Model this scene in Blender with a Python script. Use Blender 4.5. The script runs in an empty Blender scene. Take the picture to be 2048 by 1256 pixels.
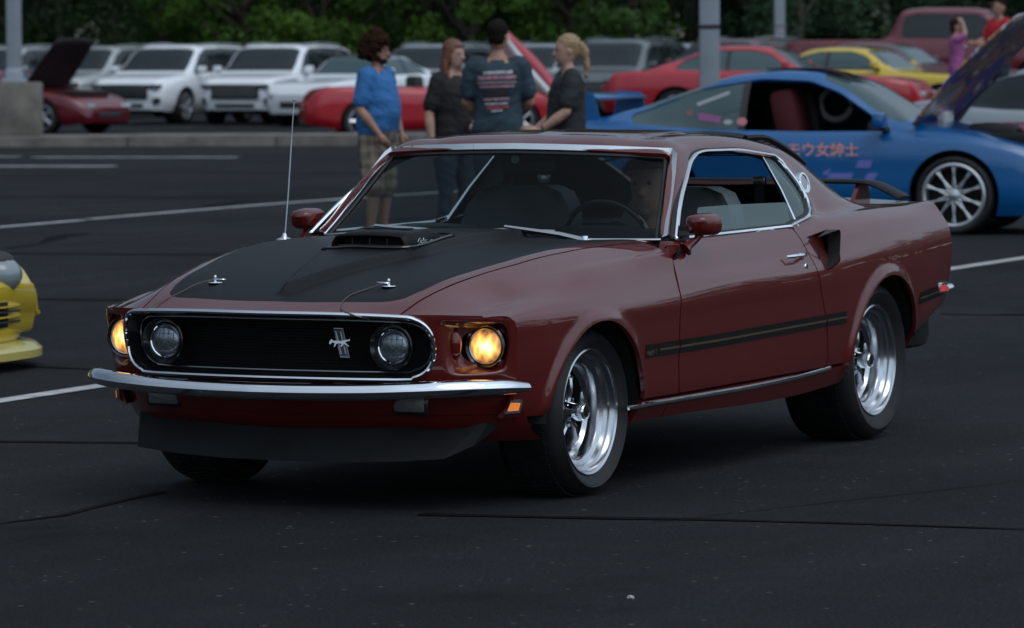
import bpy, bmesh, math, random
import numpy as np
from mathutils import Vector, Matrix
R = math.radians
SC = bpy.context.scene
COL = SC.collection
random.seed(7); np.random.seed(7)

# ------------------------------------------------------------------ camera, sky, sun, exposure
CAM_POS = (15.3457, 8.2960, 1.6355); YAW, PIT, ROL, FPX = 3.6110, -0.0563, -0.0047, 9289.0   # photo is 2048 px wide
_f = Vector((math.cos(PIT)*math.cos(YAW), math.cos(PIT)*math.sin(YAW), math.sin(PIT)))
_r = _f.cross(Vector((0, 0, 1))).normalized(); _u = _r.cross(_f)
_r2 = _r*math.cos(ROL)+_u*math.sin(ROL); _u2 = -_r*math.sin(ROL)+_u*math.cos(ROL)
cam_data = bpy.data.cameras.new('camera'); cam = bpy.data.objects.new('camera', cam_data); COL.objects.link(cam)
cam.matrix_world = Matrix(((_r2.x, _u2.x, -_f.x, CAM_POS[0]), (_r2.y, _u2.y, -_f.y, CAM_POS[1]), (_r2.z, _u2.z, -_f.z, CAM_POS[2]), (0, 0, 0, 1)))
cam_data.sensor_width = 36; cam_data.lens = FPX/2048*36; cam_data.clip_start = .5; cam_data.clip_end = 2500
cam_data.dof.use_dof = True; cam_data.dof.focus_distance = 16.6; cam_data.dof.aperture_fstop = 7.2
SC.camera = cam
W = bpy.data.worlds.new('World'); SC.world = W; W.use_nodes = True
nt = W.node_tree; bg = nt.nodes['Background']
sky = nt.nodes.new('ShaderNodeTexSky'); sky.sky_type = 'NISHITA'; sky.sun_disc = False
SUN_AZ, SUN_EL = R(62), R(58)          # direction the light comes from (azimuth from +X)
sky.sun_elevation = SUN_EL; sky.sun_rotation = R(90)-SUN_AZ; sky.air_density = 1.0; sky.dust_density = 0.6; sky.ozone_density = 1.0
# an even evening cloud veil over the clear sky: paler towards the open west side, with soft cloud structure
_n = nt.nodes.new; _l = nt.links.new
tc_ = _n('ShaderNodeTexCoord'); cl_ = _n('ShaderNodeTexNoise'); cl_.inputs['Scale'].default_value = 2.2; cl_.inputs['Detail'].default_value = 5; cl_.inputs['Roughness'].default_value = .55
mp_ = _n('ShaderNodeMapping'); mp_.inputs['Scale'].default_value = (1, 1, 2.6); _l(tc_.outputs['Generated'], mp_.inputs[0]); _l(mp_.outputs[0], cl_.inputs['Vector'])
dt_ = _n('ShaderNodeVectorMath'); dt_.operation = 'DOT_PRODUCT'; _l(tc_.outputs['Generated'], dt_.inputs[0]); dt_.inputs[1].default_value = (math.cos(R(80)), math.sin(R(80)), .08)
mr_ = _n('ShaderNodeMapRange'); mr_.inputs['From Min'].default_value = -1; mr_.inputs['From Max'].default_value = 1; mr_.inputs['To Min'].default_value = .03; mr_.inputs['To Max'].default_value = 1.62; _l(dt_.outputs['Value'], mr_.inputs['Value'])
m1_ = _n('ShaderNodeMapRange'); m1_.inputs['From Min'].default_value = .3; m1_.inputs['From Max'].default_value = .7; m1_.inputs['To Min'].default_value = .78; m1_.inputs['To Max'].default_value = 1.18; _l(cl_.outputs['Fac'], m1_.inputs['Value'])
sz_ = _n('ShaderNodeSeparateXYZ'); _l(tc_.outputs['Generated'], sz_.inputs[0]); mz_ = _n('ShaderNodeMapRange'); mz_.inputs['To Min'].default_value = .74; mz_.inputs['To Max'].default_value = 1.42; _l(sz_.outputs['Z'], mz_.inputs['Value'])
m0_ = _n('ShaderNodeMath'); m0_.operation = 'MULTIPLY'; _l(mr_.outputs[0], m0_.inputs[0]); _l(mz_.outputs[0], m0_.inputs[1])
mm_ = _n('ShaderNodeMath'); mm_.operation = 'MULTIPLY'; _l(m0_.outputs[0], mm_.inputs[0]); _l(m1_.outputs[0], mm_.inputs[1])
vc_ = _n('ShaderNodeVectorMath'); vc_.operation = 'SCALE'; vc_.inputs[0].default_value = (3.45, 4.1, 4.75); _l(mm_.outputs[0], vc_.inputs['Scale'])
mx_ = _n('ShaderNodeMix'); mx_.data_type = 'RGBA'; mx_.inputs[0].default_value = .80; _l(sky.outputs[0], mx_.inputs[6]); _l(vc_.outputs[0], mx_.inputs[7])
_l(mx_.outputs[2], bg.inputs[0]); bg.inputs[1].default_value = 0.12
sd = bpy.data.lights.new('sun', 'SUN'); sd.energy = 0.5; sd.angle = R(35); sd.color = (1, .97, .94)
sun = bpy.data.objects.new('sun', sd); COL.objects.link(sun)
sun.rotation_euler = Vector((math.cos(SUN_EL)*math.cos(SUN_AZ), math.cos(SUN_EL)*math.sin(SUN_AZ), math.sin(SUN_EL))).to_track_quat('Z', 'Y').to_euler()
SC.view_settings.view_transform = 'Standard'; SC.view_settings.look = 'None'; SC.view_settings.gamma = 1
SC.view_settings.use_curve_mapping = False
SC.view_settings.exposure = 0.40
SC.cycles.use_denoising = True

def at(px, D):                       # ground point seen D metres away along the view axis in photo column px
    d = _f + _r2*((px-1024)/FPX); k = D/ d.dot(_f)
    return (CAM_POS[0]+d.x*k, CAM_POS[1]+d.y*k)
def ray(px, py, ax, val):            # point of the plane axis=val on the line of sight
    d = _f + _r2*((px-1024)/FPX) - _u2*((py-628)/FPX); t = (val-CAM_POS[ax])/d[ax]
    return Vector(CAM_POS)+d*t
def zat(py, D, px=1024):             # height seen at photo row py, D metres away
    d = _f + _r2*((px-1024)/FPX) - _u2*((py-628)/FPX); return CAM_POS[2]+d.z*D

# ------------------------------------------------------------------ materials
def mat(name, col, rough=.5, metal=0., coat=0., coat_rough=.03, spec=.5, var=0., vscale=20., bump=0., bscale=200., emit=None, estr=0., trans=0., flake=0.):
    m = bpy.data.materials.new(name); m.use_nodes = True; n = m.node_tree.nodes; l = m.node_tree.links
    b = n['Principled BSDF']; col = (*col[:3], 1)
    b.inputs['Base Color'].default_value = col; b.inputs['Roughness'].default_value = rough; b.inputs['Metallic'].default_value = metal
    b.inputs['Coat Weight'].default_value = coat; b.inputs['Coat Roughness'].default_value = coat_rough
    b.inputs['Specular IOR Level'].default_value = spec; b.inputs['Transmission Weight'].default_value = trans
    if emit: b.inputs['Emission Color'].default_value = (*emit, 1); b.inputs['Emission Strength'].default_value = estr
    tc = n.new('ShaderNodeTexCoord')
    if var > 0:
        nz = n.new('ShaderNodeTexNoise'); nz.inputs['Scale'].default_value = vscale; nz.inputs['Detail'].default_value = 5
        l.new(tc.outputs['Object'], nz.inputs['Vector'])
        rp = n.new('ShaderNodeMapRange'); rp.inputs['From Min'].default_value = .3; rp.inputs['From Max'].default_value = .7
        rp.inputs['To Min'].default_value = 1-var; rp.inputs['To Max'].default_value = 1+var
        l.new(nz.outputs['Fac'], rp.inputs['Value'])
        mx = n.new('ShaderNodeVectorMath'); mx.operation = 'SCALE'; mx.inputs[0].default_value = col[:3]
        l.new(rp.outputs[0], mx.inputs['Scale']); l.new(mx.outputs[0], b.inputs['Base Color'])
    if bump > 0:
        nz = n.new('ShaderNodeTexNoise'); nz.inputs['Scale'].default_value = bscale; nz.inputs['Detail'].default_value = 3
        l.new(tc.outputs['Object'], nz.inputs['Vector'])
        bp = n.new('ShaderNodeBump'); bp.inputs['Strength'].default_value = bump; bp.inputs['Distance'].default_value = .002
        l.new(nz.outputs['Fac'], bp.inputs['Height']); l.new(bp.outputs[0], b.inputs['Normal'])
    return m
def glass(name, tint=(.75, .85, .85), rough=0.0, ior=1.20):
    m = bpy.data.materials.new(name); m.use_nodes = True; n = m.node_tree.nodes; l = m.node_tree.links
    n.remove(n['Principled BSDF']); out = n['Material Output']
    t = n.new('ShaderNodeBsdfTransparent'); t.inputs[0].default_value = (*tint, 1)
    g = n.new('ShaderNodeBsdfGlossy'); g.inputs['Roughness'].default_value = rough; g.inputs[0].default_value = (1, 1, 1, 1)
    fr = n.new('ShaderNodeFresnel'); fr.inputs[0].default_value = ior
    mx = n.new('ShaderNodeMixShader'); l.new(fr.outputs[0], mx.inputs[0]); l.new(t.outputs[0], mx.inputs[1]); l.new(g.outputs[0], mx.inputs[2])
    l.new(mx.outputs[0], out.inputs[0]); return m
M = {}
M['paint'] = mat('burgundy_red_paint', (.100, .0060, .0045), .42, .0, coat=1., coat_rough=.012, spec=.25)
M['paint'].node_tree.nodes['Principled BSDF'].inputs['Coat IOR'].default_value = 1.52
M['blackout'] = mat('satin_black_paint', (.006, .0068, .0078), .46, 0, spec=.16, bump=.05, bscale=600)
M['black'] = mat('matte_black', (.012, .012, .013), .6)
M['trimblack'] = mat('gloss_black', (.01, .01, .011), .2, coat=.5)
M['shell'] = mat('dark_underbody', (.006, .006, .006), .9)
M['chrome'] = mat('chrome', (.90, .92, .95), .035, 1.)
M['dullchrome'] = mat('brushed_chrome', (.50, .51, .53), .28, 1.)
M['rim'] = mat('polished_rim', (.55, .57, .6), .2, 1.)
M['rubber'] = mat('tyre_rubber', (.014, .014, .015), .55, spec=.35, var=.25, vscale=12)
M['glass'] = glass('window_glass', (.44, .52, .52))
M['sheenglass'] = glass('door_glass_sky_sheen', (.42, .52, .52)); _m = M['sheenglass'].node_tree; _o = _m.nodes['Material Output']; _p = _o.inputs[0].links[0].from_socket
_d = _m.nodes.new('ShaderNodeBsdfDiffuse'); _d.inputs[0].default_value = (.22, .30, .31, 1); _x = _m.nodes.new('ShaderNodeMixShader'); _x.inputs[0].default_value = .42; _m.links.new(_p, _x.inputs[1]); _m.links.new(_d.outputs[0], _x.inputs[2]); _m.links.new(_x.outputs[0], _o.inputs[0])  # sky reflection on the panes painted in as a pale teal diffuse
M['rearglass'] = glass('rear_glass_film', (.55, .62, .64), 0, 1.03)
M['cloth'] = mat('black_vinyl', (.020, .024, .027), .45, bump=.2, bscale=300)
M['lens'] = mat('clear_lens', (.5, .53, .56), .15, .6, bump=1.0, bscale=60)
M['gold'] = mat('gold_stripe', (.075, .052, .028), .5)
M['cable'] = mat('lanyard_cable', (.16, .13, .10), .4, .6)

# ------------------------------------------------------------------ mesh helpers
def link(name, me, m=None, parent=None):
    o = bpy.data.objects.new(name, me); COL.objects.link(o)
    if m is not None and me is not None and len(me.materials) == 0: me.materials.append(m)
    if parent: o.parent = parent
    return o
def empty(name, loc=(0, 0, 0), rz=0, label=None, cat=None, group=None, parent=None):
    o = bpy.data.objects.new(name, None); COL.objects.link(o); o.location = loc; o.rotation_euler = (0, 0, rz)
    tag(o, label, cat, group)
    if parent: o.parent = parent
    return o
def tag(o, label=None, cat=None, group=None, kind=None):
    for k, v in (('label', label), ('category', cat), ('group', group), ('kind', kind)):
        if v: o[k] = v
    return o
class MB:
    def __init__(s): s.v = []; s.f = []
    def add(s, V, F):
        b = len(s.v); s.v += [tuple(map(float, p)) for p in V]; s.f += [tuple(i+b for i in f) for f in F]; return s
    def box(s, c, d, rot=None, taper=1., bev=0.):
        hx, hy, hz = d[0]/2, d[1]/2, d[2]/2
        bm = bmesh.new(); bmesh.ops.create_cube(bm, size=1)
        for v in bm.verts:
            k = taper if v.co.z > 0 else 1
            v.co = Vector((v.co.x*d[0]*k, v.co.y*d[1]*k, v.co.z*d[2]))
        if bev > 0: bmesh.ops.bevel(bm, geom=list(bm.edges), offset=bev, segments=2, affect='EDGES', profile=.5)
        Mx = Matrix.Translation(c) @ (rot.to_matrix().to_4x4() if rot is not None and hasattr(rot, 'to_matrix') else (rot if rot is not None else Matrix.Identity(4)))
        bm.verts.index_update()
        s.add([Mx @ v.co for v in bm.verts], [[v.index for v in f.verts] for f in bm.faces]); bm.free(); return s
    def lathe(s, prof, seg=48, c=(0, 0, 0), axis='y', closed=False, flip=False):
        # prof: list of (r, h) along the axis
        V = []; n = len(prof)
        for i in range(seg):
            a = 2*math.pi*i/seg; ca, sa = math.cos(a), math.sin(a)
            for r, h in prof:
                p = {'y': (r*ca, h, r*sa), 'x': (h, r*ca, r*sa), 'z': (r*ca, r*sa, h)}[axis]
                V.append((p[0]+c[0], p[1]+c[1], p[2]+c[2]))
        F = []
        for i in range(seg):
            j = (i+1) % seg
            for k in range(n-1+(1 if closed else 0)):
                k2 = (k+1) % n; q = (i*n+k, j*n+k, j*n+k2, i*n+k2)
                F.append(q[::-1] if flip else q)
        return s.add(V, F)
    def tube(s, pts, r, seg=8, closed=False, caps=True, sx=1., up=(0, 0, 1)):
        P = [Vector(p) for p in pts]; n = len(P); V = []
        for i, p in enumerate(P):
            a = P[(i-1) % n] if (i > 0 or closed) else P[0]; b = P[(i+1) % n] if (i < n-1 or closed) else P[-1]
            t = (b-a).normalized(); u = Vector(up)
            if abs(t.dot(u)) > .98: u = Vector((1, 0, 0))
            e1 = t.cross(u).normalized(); e2 = e1.cross(t); rr = r[i] if isinstance(r, (list, tuple)) else r
            for k in range(seg):
                an = 2*math.pi*k/seg; V.append(p+e1*(rr*sx*math.cos(an))+e2*(rr*math.sin(an)))
        F = []
        for i in range(n if closed else n-1):
            j = (i+1) % n
            for k in range(seg):
                k2 = (k+1) % seg; F.append((i*seg+k, i*seg+k2, j*seg+k2, j*seg+k))
        if caps and not closed: F.append(tuple(range(seg))[::-1]); F.append(tuple((n-1)*seg+k for k in range(seg)))
        return s.add(V, F)
    def sweep(s, pts, prof, outs, ups=None, closed=False, pclosed=True, caps=True):
        # prof: list of (out, up) offsets; outs: outward vectors per point
        n = len(pts); m = len(prof); V = []
        for i, p in enumerate(pts):
            o = Vector(outs[i]).normalized() if isinstance(outs, list) else Vector(outs).normalized()
            u = Vector((0, 0, 1)) if ups is None else (Vector(ups[i]) if isinstance(ups, list) else Vector(ups))
            sc = 1.
            for (a, b) in prof: V.append(Vector(p)+o*a+u*b)
        F = []
        for i in range(n if closed else n-1):
            j = (i+1) % n
            for k in range(m if pclosed else m-1):
                k2 = (k+1) % m; F.append((i*m+k, j*m+k, j*m+k2, i*m+k2))
        if caps and pclosed and not closed: F.append(tuple(range(m))); F.append(tuple((n-1)*m+k for k in range(m))[::-1])
        return s.add(V, F)
    def prism(s, poly, h0, h1, fn=lambda a, b, h: (a, b, h)):
        n = len(poly); V = [fn(a, b, h0) for a, b in poly]+[fn(a, b, h1) for a, b in poly]
        F = [tuple(range(n))[::-1], tuple(range(n, 2*n))]+[(i, (i+1) % n, n+(i+1) % n, n+i) for i in range(n)]
        return s.add(V, F)
    def mirror_y(s):
        n = len(s.v); s.v += [(x, -y, z) for x, y, z in s.v]; s.f += [tuple(i+n for i in f)[::-1] for f in s.f]; return s
    def mesh(s, name, m=None, smooth=35, fixn=True):
        me = bpy.data.meshes.new(name); me.from_pydata(s.v, [], s.f)
        if fixn:
            bm = bmesh.new(); bm.from_mesh(me); bmesh.ops.recalc_face_normals(bm, faces=bm.faces); bm.to_mesh(me); bm.free()
        if smooth:
            me.shade_smooth(); me.set_sharp_from_angle(angle=R(smooth))
        if m: me.materials.append(m)
        return me
    def build(s, name, m, parent=None, smooth=35, fixn=True): return link(name, s.mesh(name, m, smooth, fixn), None, parent)

def pchip(xs, ys, q):
    xs = np.asarray(xs, float); ys = np.asarray(ys, float)
    o = np.argsort(xs); xs = xs[o]; ys = ys[o]
    h = np.diff(xs); d = np.diff(ys)/h
    m = np.zeros(len(xs)); m[0] = d[0]; m[-1] = d[-1]
    for i in range(1, len(xs)-1):
        m[i] = (d[i-1]*h[i]+d[i]*h[i-1])/(h[i]+h[i-1])
    q = np.asarray(q, float); qc = np.clip(q, xs[0], xs[-1]); i = np.clip(np.searchsorted(xs, qc)-1, 0, len(h)-1)
    t = (qc-xs[i])/h[i]
    r = ys[i]*(1+2*t)*(1-t)**2+m[i]*h[i]*t*(1-t)**2+ys[i+1]*t*t*(3-2*t)+m[i+1]*h[i]*t*t*(t-1)
    return r
def sstep(a, b, x):
    t = np.clip((np.asarray(x, float)-a)/(b-a), 0, 1); return t*t*(3-2*t)
def gsm(A, sig):
    if sig <= 0: return A
    n = int(sig*3)+1; k = np.exp(-.5*(np.arange(-n, n+1)/sig)**2); k /= k.sum()
    ext = np.concatenate([2*A[0]-A[n:0:-1], A, 2*A[-1]-A[-2:-n-2:-1]])
    return np.stack([np.convolve(ext[:, j], k, 'valid') for j in range(A.shape[1])], 1)
def line(kn, us, sig=3.):
    """kn: knots (x,y,z) front to back -> points at fractions us of the x span"""
    kn = np.array(kn, float); x0, x1 = kn[0, 0], kn[-1, 0]; n = 300
    x = x0+(x1-x0)*np.linspace(0, 1, n); y = pchip(kn[:, 0], kn[:, 1], x); z = pchip(kn[:, 0], kn[:, 2], x)
    P = gsm(np.stack([x, y, z], 1), sig); P[:, 0] = x
    q = us*(n-1); i = np.clip(q.astype(int), 0, n-2); t = (q-i)[:, None]
    return P[i]*(1-t)+P[i+1]*t
def loft(L, subs):
    """L: K x nu x 3 control lines; subs: samples per segment -> nu x nv x 3"""
    L = np.array(L); K = len(L)
    h = np.maximum(np.linalg.norm(np.diff(L, axis=0), axis=2), 1e-4)      # K-1 x nu
    d = np.diff(L, axis=0)/h[..., None]
    m = np.zeros_like(L); m[0] = d[0]; m[-1] = d[-1]
    m[1:-1] = (d[:-1]*h[1:, :, None]+d[1:]*h[:-1, :, None])/(h[1:]+h[:-1])[..., None]
    out = []
    for k in range(K-1):
        s = subs[k] if isinstance(subs, (list, tuple)) else subs
        for j in range(s+(1 if k == K-2 else 0)):
            t = j/s
            out.append(L[k]*(1+2*t)*(1-t)**2+m[k]*h[k][:, None]*t*(1-t)**2+L[k+1]*t*t*(3-2*t)+m[k+1]*h[k][:, None]*t*t*(t-1))
    return np.stack(out, 1)
def gridmesh(P):
    """nu x nv x 3 -> V, N, T (outward for +y half: u runs backwards, v upwards)"""
    nu, nv, _ = P.shape; V = P.reshape(-1, 3); I = np.arange(nu*nv).reshape(nu, nv)
    a, b, c, d = I[:-1, :-1].ravel(), I[1:, :-1].ravel(), I[1:, 1:].ravel(), I[:-1, 1:].ravel()
    T = np.concatenate([np.stack([a, b, c], 1), np.stack([a, c, d], 1)])
    return V, vnorm(V, T), T
def vnorm(V, T):
    fn = np.cross(V[T[:, 1]]-V[T[:, 0]], V[T[:, 2]]-V[T[:, 0]]); N = np.zeros_like(V)
    for k in range(3): np.add.at(N, T[:, k], fn)
    return N/np.maximum(np.linalg.norm(N, axis=1, keepdims=True), 1e-12)
def clip(S, f):
    V, N, T = S; f = np.asarray(f, float); f = np.where(np.abs(f) < 1e-6, 1e-6, f)
    ins = f > 0; c = ins[T].sum(1); keep = T[c == 3]; A = np.concatenate([V, N], 1); newA = []; base = len(V); newT = []
    cache = {}
    def cut(i, j):
        k = (i, j) if i < j else (j, i)
        if k not in cache:
            t = f[i]/(f[i]-f[j]); cache[k] = base+len(newA); newA.append(A[i]*(1-t)+A[j]*t)
        return cache[k]
    for tri in T[(c == 1) | (c == 2)]:
        tri = [int(q) for q in tri]; s = [ins[q] for q in tri]
        if sum(s) == 1:
            k = s.index(True); a, b, d = tri[k], tri[(k+1) % 3], tri[(k+2) % 3]
            newT.append((a, cut(a, b), cut(a, d)))
        else:
            k = s.index(False); a, b, d = tri[k], tri[(k+1) % 3], tri[(k+2) % 3]
            p, q = cut(b, a), cut(d, a); newT += [(b, d, q), (b, q, p)]
    if newA: A = np.concatenate([A, np.array(newA)])
    TT = np.concatenate([keep, np.array(newT, int).reshape(-1, 3)]) if len(newT) else keep
    used = np.unique(TT); mp = -np.ones(len(A), int); mp[used] = np.arange(len(used)); A = A[used]
    return A[:, :3], A[:, 3:]/np.maximum(np.linalg.norm(A[:, 3:], axis=1, keepdims=True), 1e-9), mp[TT]
def poly_sdf(px, py, poly):
    """positive inside"""
    P = np.stack([px, py], 1); n = len(poly); d = np.full(len(P), 1e9); ins = np.zeros(len(P), bool)
    for i in range(n):
        a = np.array(poly[i], float); b = np.array(poly[(i+1) % n], float); e = b-a; w = P-a
        t = np.clip((w@e)/max(e@e, 1e-12), 0, 1); d = np.minimum(d, np.linalg.norm(w-t[:, None]*e, axis=1))
        c1 = (a[1] > P[:, 1]) != (b[1] > P[:, 1])
        with np.errstate(divide='ignore', invalid='ignore'):
            xi = (b[0]-a[0])*(P[:, 1]-a[1])/(b[1]-a[1])+a[0]
        ins ^= c1 & (P[:, 0] < xi)
    return np.where(ins, d, -d)
def smooth_poly(poly, r=.03, n=5):
    out = []; k = len(poly)
    for i in range(k):
        p = np.array(poly[i], float); a = np.array(poly[i-1], float); b = np.array(poly[(i+1) % k], float)
        rr = poly[i][2] if len(poly[i]) > 2 else r; p = p[:2]; a = a[:2]; b = b[:2]
        da = min(rr, np.linalg.norm(a-p)*.49); db = min(rr, np.linalg.norm(b-p)*.49)
        s = p+(a-p)/np.linalg.norm(a-p)*da; e = p+(b-p)/np.linalg.norm(b-p)*db
        for j in range(n+1):
            t = j/n; q = s*(1-t)**2+p*2*t*(1-t)+e*t*t; out.append((q[0], q[1]))
    return out
def panel(S, name, m, parent, rim=.02, mirror=False, lift=0.):
    """mesh from surface piece with exact normals and a turned-in edge"""
    V, N, T = S; V = V+N*lift
    if mirror: V = V*[1, -1, 1]; N = N*[1, -1, 1]; T = T[:, ::-1]
    nV = len(V); VV, NN, TT = [V], [N], [T]
    if rim > 0:
        E = np.concatenate([T[:, [0, 1]], T[:, [1, 2]], T[:, [2, 0]]]); key = np.sort(E, 1); k1 = key[:, 0]*(nV+1)+key[:, 1]
        u, idx, cnt = np.unique(k1, return_index=True, return_counts=True); B = E[idx[cnt == 1]]
        a, b = B[:, 0], B[:, 1]; nb = len(B)
        Va, Vb = V[a], V[b]; Va2, Vb2 = Va-N[a]*rim, Vb-N[b]*rim
        side = np.cross(Vb-Va, N[a]); side /= np.maximum(np.linalg.norm(side, axis=1, keepdims=True), 1e-9)
        i0 = nV+np.arange(nb)*4
        VV.append(np.stack([Va, Vb, Vb2, Va2], 1).reshape(-1, 3)); NN.append(np.repeat(side, 4, 0))
        TT.append(np.stack([i0+1, i0, i0+3], 1)); TT.append(np.stack([i0+1, i0+3, i0+2], 1))
    V = np.concatenate(VV); N = np.concatenate(NN); T = np.concatenate(TT)
    me = bpy.data.meshes.new(name); me.from_pydata(V.tolist(), [], T.tolist()); me.shade_smooth()
    me.normals_split_custom_set_from_vertices(N.tolist()); me.materials.append(m)
    return link(name, me, None, parent)
def text_obj(txt, size, name, m, parent, mw, shear=0., ext=.001, bold=False):
    cu = bpy.data.curves.new(name, 'FONT'); cu.body = txt; cu.size = size; cu.shear = shear; cu.extrude = ext
    cu.resolution_u = 3; cu.align_x = 'LEFT'
    if bold: cu.offset = size*.012
    o = bpy.data.objects.new(name, cu); COL.objects.link(o); dg = bpy.context.evaluated_depsgraph_get(); dg.update()
    me = bpy.data.meshes.new_from_object(o.evaluated_get(dg)); bpy.data.objects.remove(o)
    me.name = name; me.materials.clear(); me.materials.append(m); me.transform(mw)
    return link(name, me, None, parent)
def frame(o, ex, ey):
    ex = Vector(ex).normalized(); ey = Vector(ey); ey = (ey-ex*ex.dot(ey)).normalized(); ez = ex.cross(ey)
    return Matrix(((ex.x, ey.x, ez.x, o[0]), (ex.y, ey.y, ez.y, o[1]), (ex.z, ey.z, ez.z, o[2]), (0, 0, 0, 1)))
def crs(pts, n=8, closed=False):
    """Catmull-Rom through points"""
    P = np.array(pts, float); out = []; k = len(P); rng = k if closed else k-1
    for i in range(rng):
        p0 = P[(i-1) % k] if (closed or i > 0) else 2*P[0]-P[1]; p1 = P[i]; p2 = P[(i+1) % k]
        p3 = P[(i+2) % k] if (closed or i+2 < k) else 2*P[-1]-P[-2]
        for j in range(n):
            t = j/n; out.append(.5*((2*p1)+(-p0+p2)*t+(2*p0-5*p1+4*p2-p3)*t*t+(-p0+3*p1-3*p2+p3)*t**3))
    if not closed: out.append(P[-1])
    return [tuple(p) for p in out]
# ================================================================== ground, curb, painted lines
FH = Vector((math.cos(YAW), math.sin(YAW), 0)); RH = Vector((math.sin(YAW), -math.cos(YAW), 0))
def gz(x, y):
    D = (x-CAM_POS[0])*FH.x+(y-CAM_POS[1])*FH.y
    return .12*float(sstep(24, 36, D))
def wp(D, L): p = Vector(CAM_POS)+FH*D+RH*L; return (p.x, p.y)
def gpix(px, py, lift=.0):
    P = ray(px, py, 2, 0)
    for _ in range(8): P = ray(px, py, 2, gz(P.x, P.y)+lift)
    return P
m = bpy.data.materials.new('asphalt'); m.use_nodes = True; n = m.node_tree.nodes; l = m.node_tree.links; b = n['Principled BSDF']
tc = n.new('ShaderNodeTexCoord')
def noise(sc, det=4, rough=.5, vec=None):
    q = n.new('ShaderNodeTexNoise'); q.inputs['Scale'].default_value = sc; q.inputs['Detail'].default_value = det; q.inputs['Roughness'].default_value = rough
    l.new(vec if vec is not None else tc.outputs['Object'], q.inputs['Vector']); return q.outputs['Fac']
def ramp(f, p0, c0, p1, c1):
    q = n.new('ShaderNodeValToRGB'); q.color_ramp.elements[0].position = p0; q.color_ramp.elements[0].color = (*c0, 1); q.color_ramp.elements[1].position = p1; q.color_ramp.elements[1].color = (*c1, 1)
    l.new(f, q.inputs[0]); return q.outputs[0]
def mixc(f, a, c):
    q = n.new('ShaderNodeMix'); q.data_type = 'RGBA'; l.new(f, q.inputs[0]); l.new(a, q.inputs[6]); l.new(c, q.inputs[7]); return q.outputs[2]
big = ramp(noise(.22, 5, .6), .32, (.0100, .0118, .0142), .70, (.021, .0228, .0255))
fine = ramp(noise(55, 6, .85), .36, (.28, .28, .29), .64, (2.3, 2.24, 2.15))
mm = n.new('ShaderNodeMix'); mm.data_type = 'RGBA'; mm.blend_type = 'MULTIPLY'; mm.inputs[0].default_value = 1; l.new(big, mm.inputs[6]); l.new(fine, mm.inputs[7])
# pale aggregate flecks
vo = n.new('ShaderNodeTexVoronoi'); vo.inputs['Scale'].default_value = 17; mp = n.new('ShaderNodeMapping'); mp.inputs['Scale'].default_value = (1, 1, 1); l.new(tc.outputs['Object'], mp.inputs[0]); l.new(mp.outputs[0], vo.inputs[0])
fl = ramp(vo.outputs['Distance'], .08, (1, 1, 1), .20, (0, 0, 0)); sel = n.new('ShaderNodeSeparateColor'); l.new(vo.outputs['Color'], sel.inputs[0])
selr = ramp(sel.outputs[0], .76, (0, 0, 0), .95, (1, 1, 1)); mu = n.new('ShaderNodeMath'); mu.operation = 'MULTIPLY'; l.new(fl, mu.inputs[0]); l.new(selr, mu.inputs[1])
cc = n.new('ShaderNodeRGB'); cc.outputs[0].default_value = (.30, .27, .24, 1)
mu2 = n.new('ShaderNodeMath'); mu2.operation = 'MULTIPLY'; l.new(mu.outputs[0], mu2.inputs[0]); l.new(noise(1.1, 3), mu2.inputs[1])
c1 = mixc(mu2.outputs[0], mm.outputs[2], cc.outputs[0])
# faint tracks across the lane
mp2 = n.new('ShaderNodeMapping'); mp2.inputs['Rotation'].default_value = (0, 0, -YAW-R(96)); mp2.inputs['Scale'].default_value = (.12, 1.6, 1); l.new(tc.outputs['Object'], mp2.inputs[0])
tr = ramp(noise(1.3, 4, .6, mp2.outputs[0]), .35, (.82, .80, .80), .7, (1.12, 1.12, 1.14))
m3 = n.new('ShaderNodeMix'); m3.data_type = 'RGBA'; m3.blend_type = 'MULTIPLY'; m3.inputs[0].default_value = 1; l.new(c1, m3.inputs[6]); l.new(tr, m3.inputs[7])
# oil stains and polished patches
st = ramp(noise(.75, 6, .65), .56, (1, 1, 1), .70, (.55, .54, .56)); m4 = n.new('ShaderNodeMix'); m4.data_type = 'RGBA'; m4.blend_type = 'MULTIPLY'; m4.inputs[0].default_value = 1; l.new(m3.outputs[2], m4.inputs[6]); l.new(st, m4.inputs[7])
br = ramp(noise(2.3, 5, .7), .5, (1, 1, 1), .72, (1.45, 1.28, 1.22)); m5 = n.new('ShaderNodeMix'); m5.data_type = 'RGBA'; m5.blend_type = 'MULTIPLY'; m5.inputs[0].default_value = .8; l.new(m4.outputs[2], m5.inputs[6]); l.new(br, m5.inputs[7])
l.new(m5.outputs[2], b.inputs['Base Color']); b.inputs['Roughness'].default_value = .82; b.inputs['Specular IOR Level'].default_value = .12
bp_ = n.new('ShaderNodeBump'); bp_.inputs['Strength'].default_value = 1.0; bp_.inputs['Distance'].default_value = .012; l.new(noise(90, 4, .7), bp_.inputs['Height']); l.new(bp_.outputs[0], b.inputs['Normal'])
M['asphalt'] = m
M['concrete'] = mat('weathered_concrete', (.17, .155, .135), .9, var=.35, vscale=2.5, bump=.5, bscale=40)
M['linepaint'] = mat('worn_white_paint', (.42, .42, .41), .7, var=.35, vscale=5, bump=.2)
M['crack'] = mat('tar_seam', (.0085, .008, .0085), .9, var=.45, vscale=3, spec=.05)
M['grass'] = mat('grass_green', (.03, .05, .015), .9, var=.4, vscale=3)
Ds = [-400, -60, -20, -5, 0]+list(np.arange(4, 24, 4.))+list(np.arange(24, 37, 1.))+[45, 60, 77.2]
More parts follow.
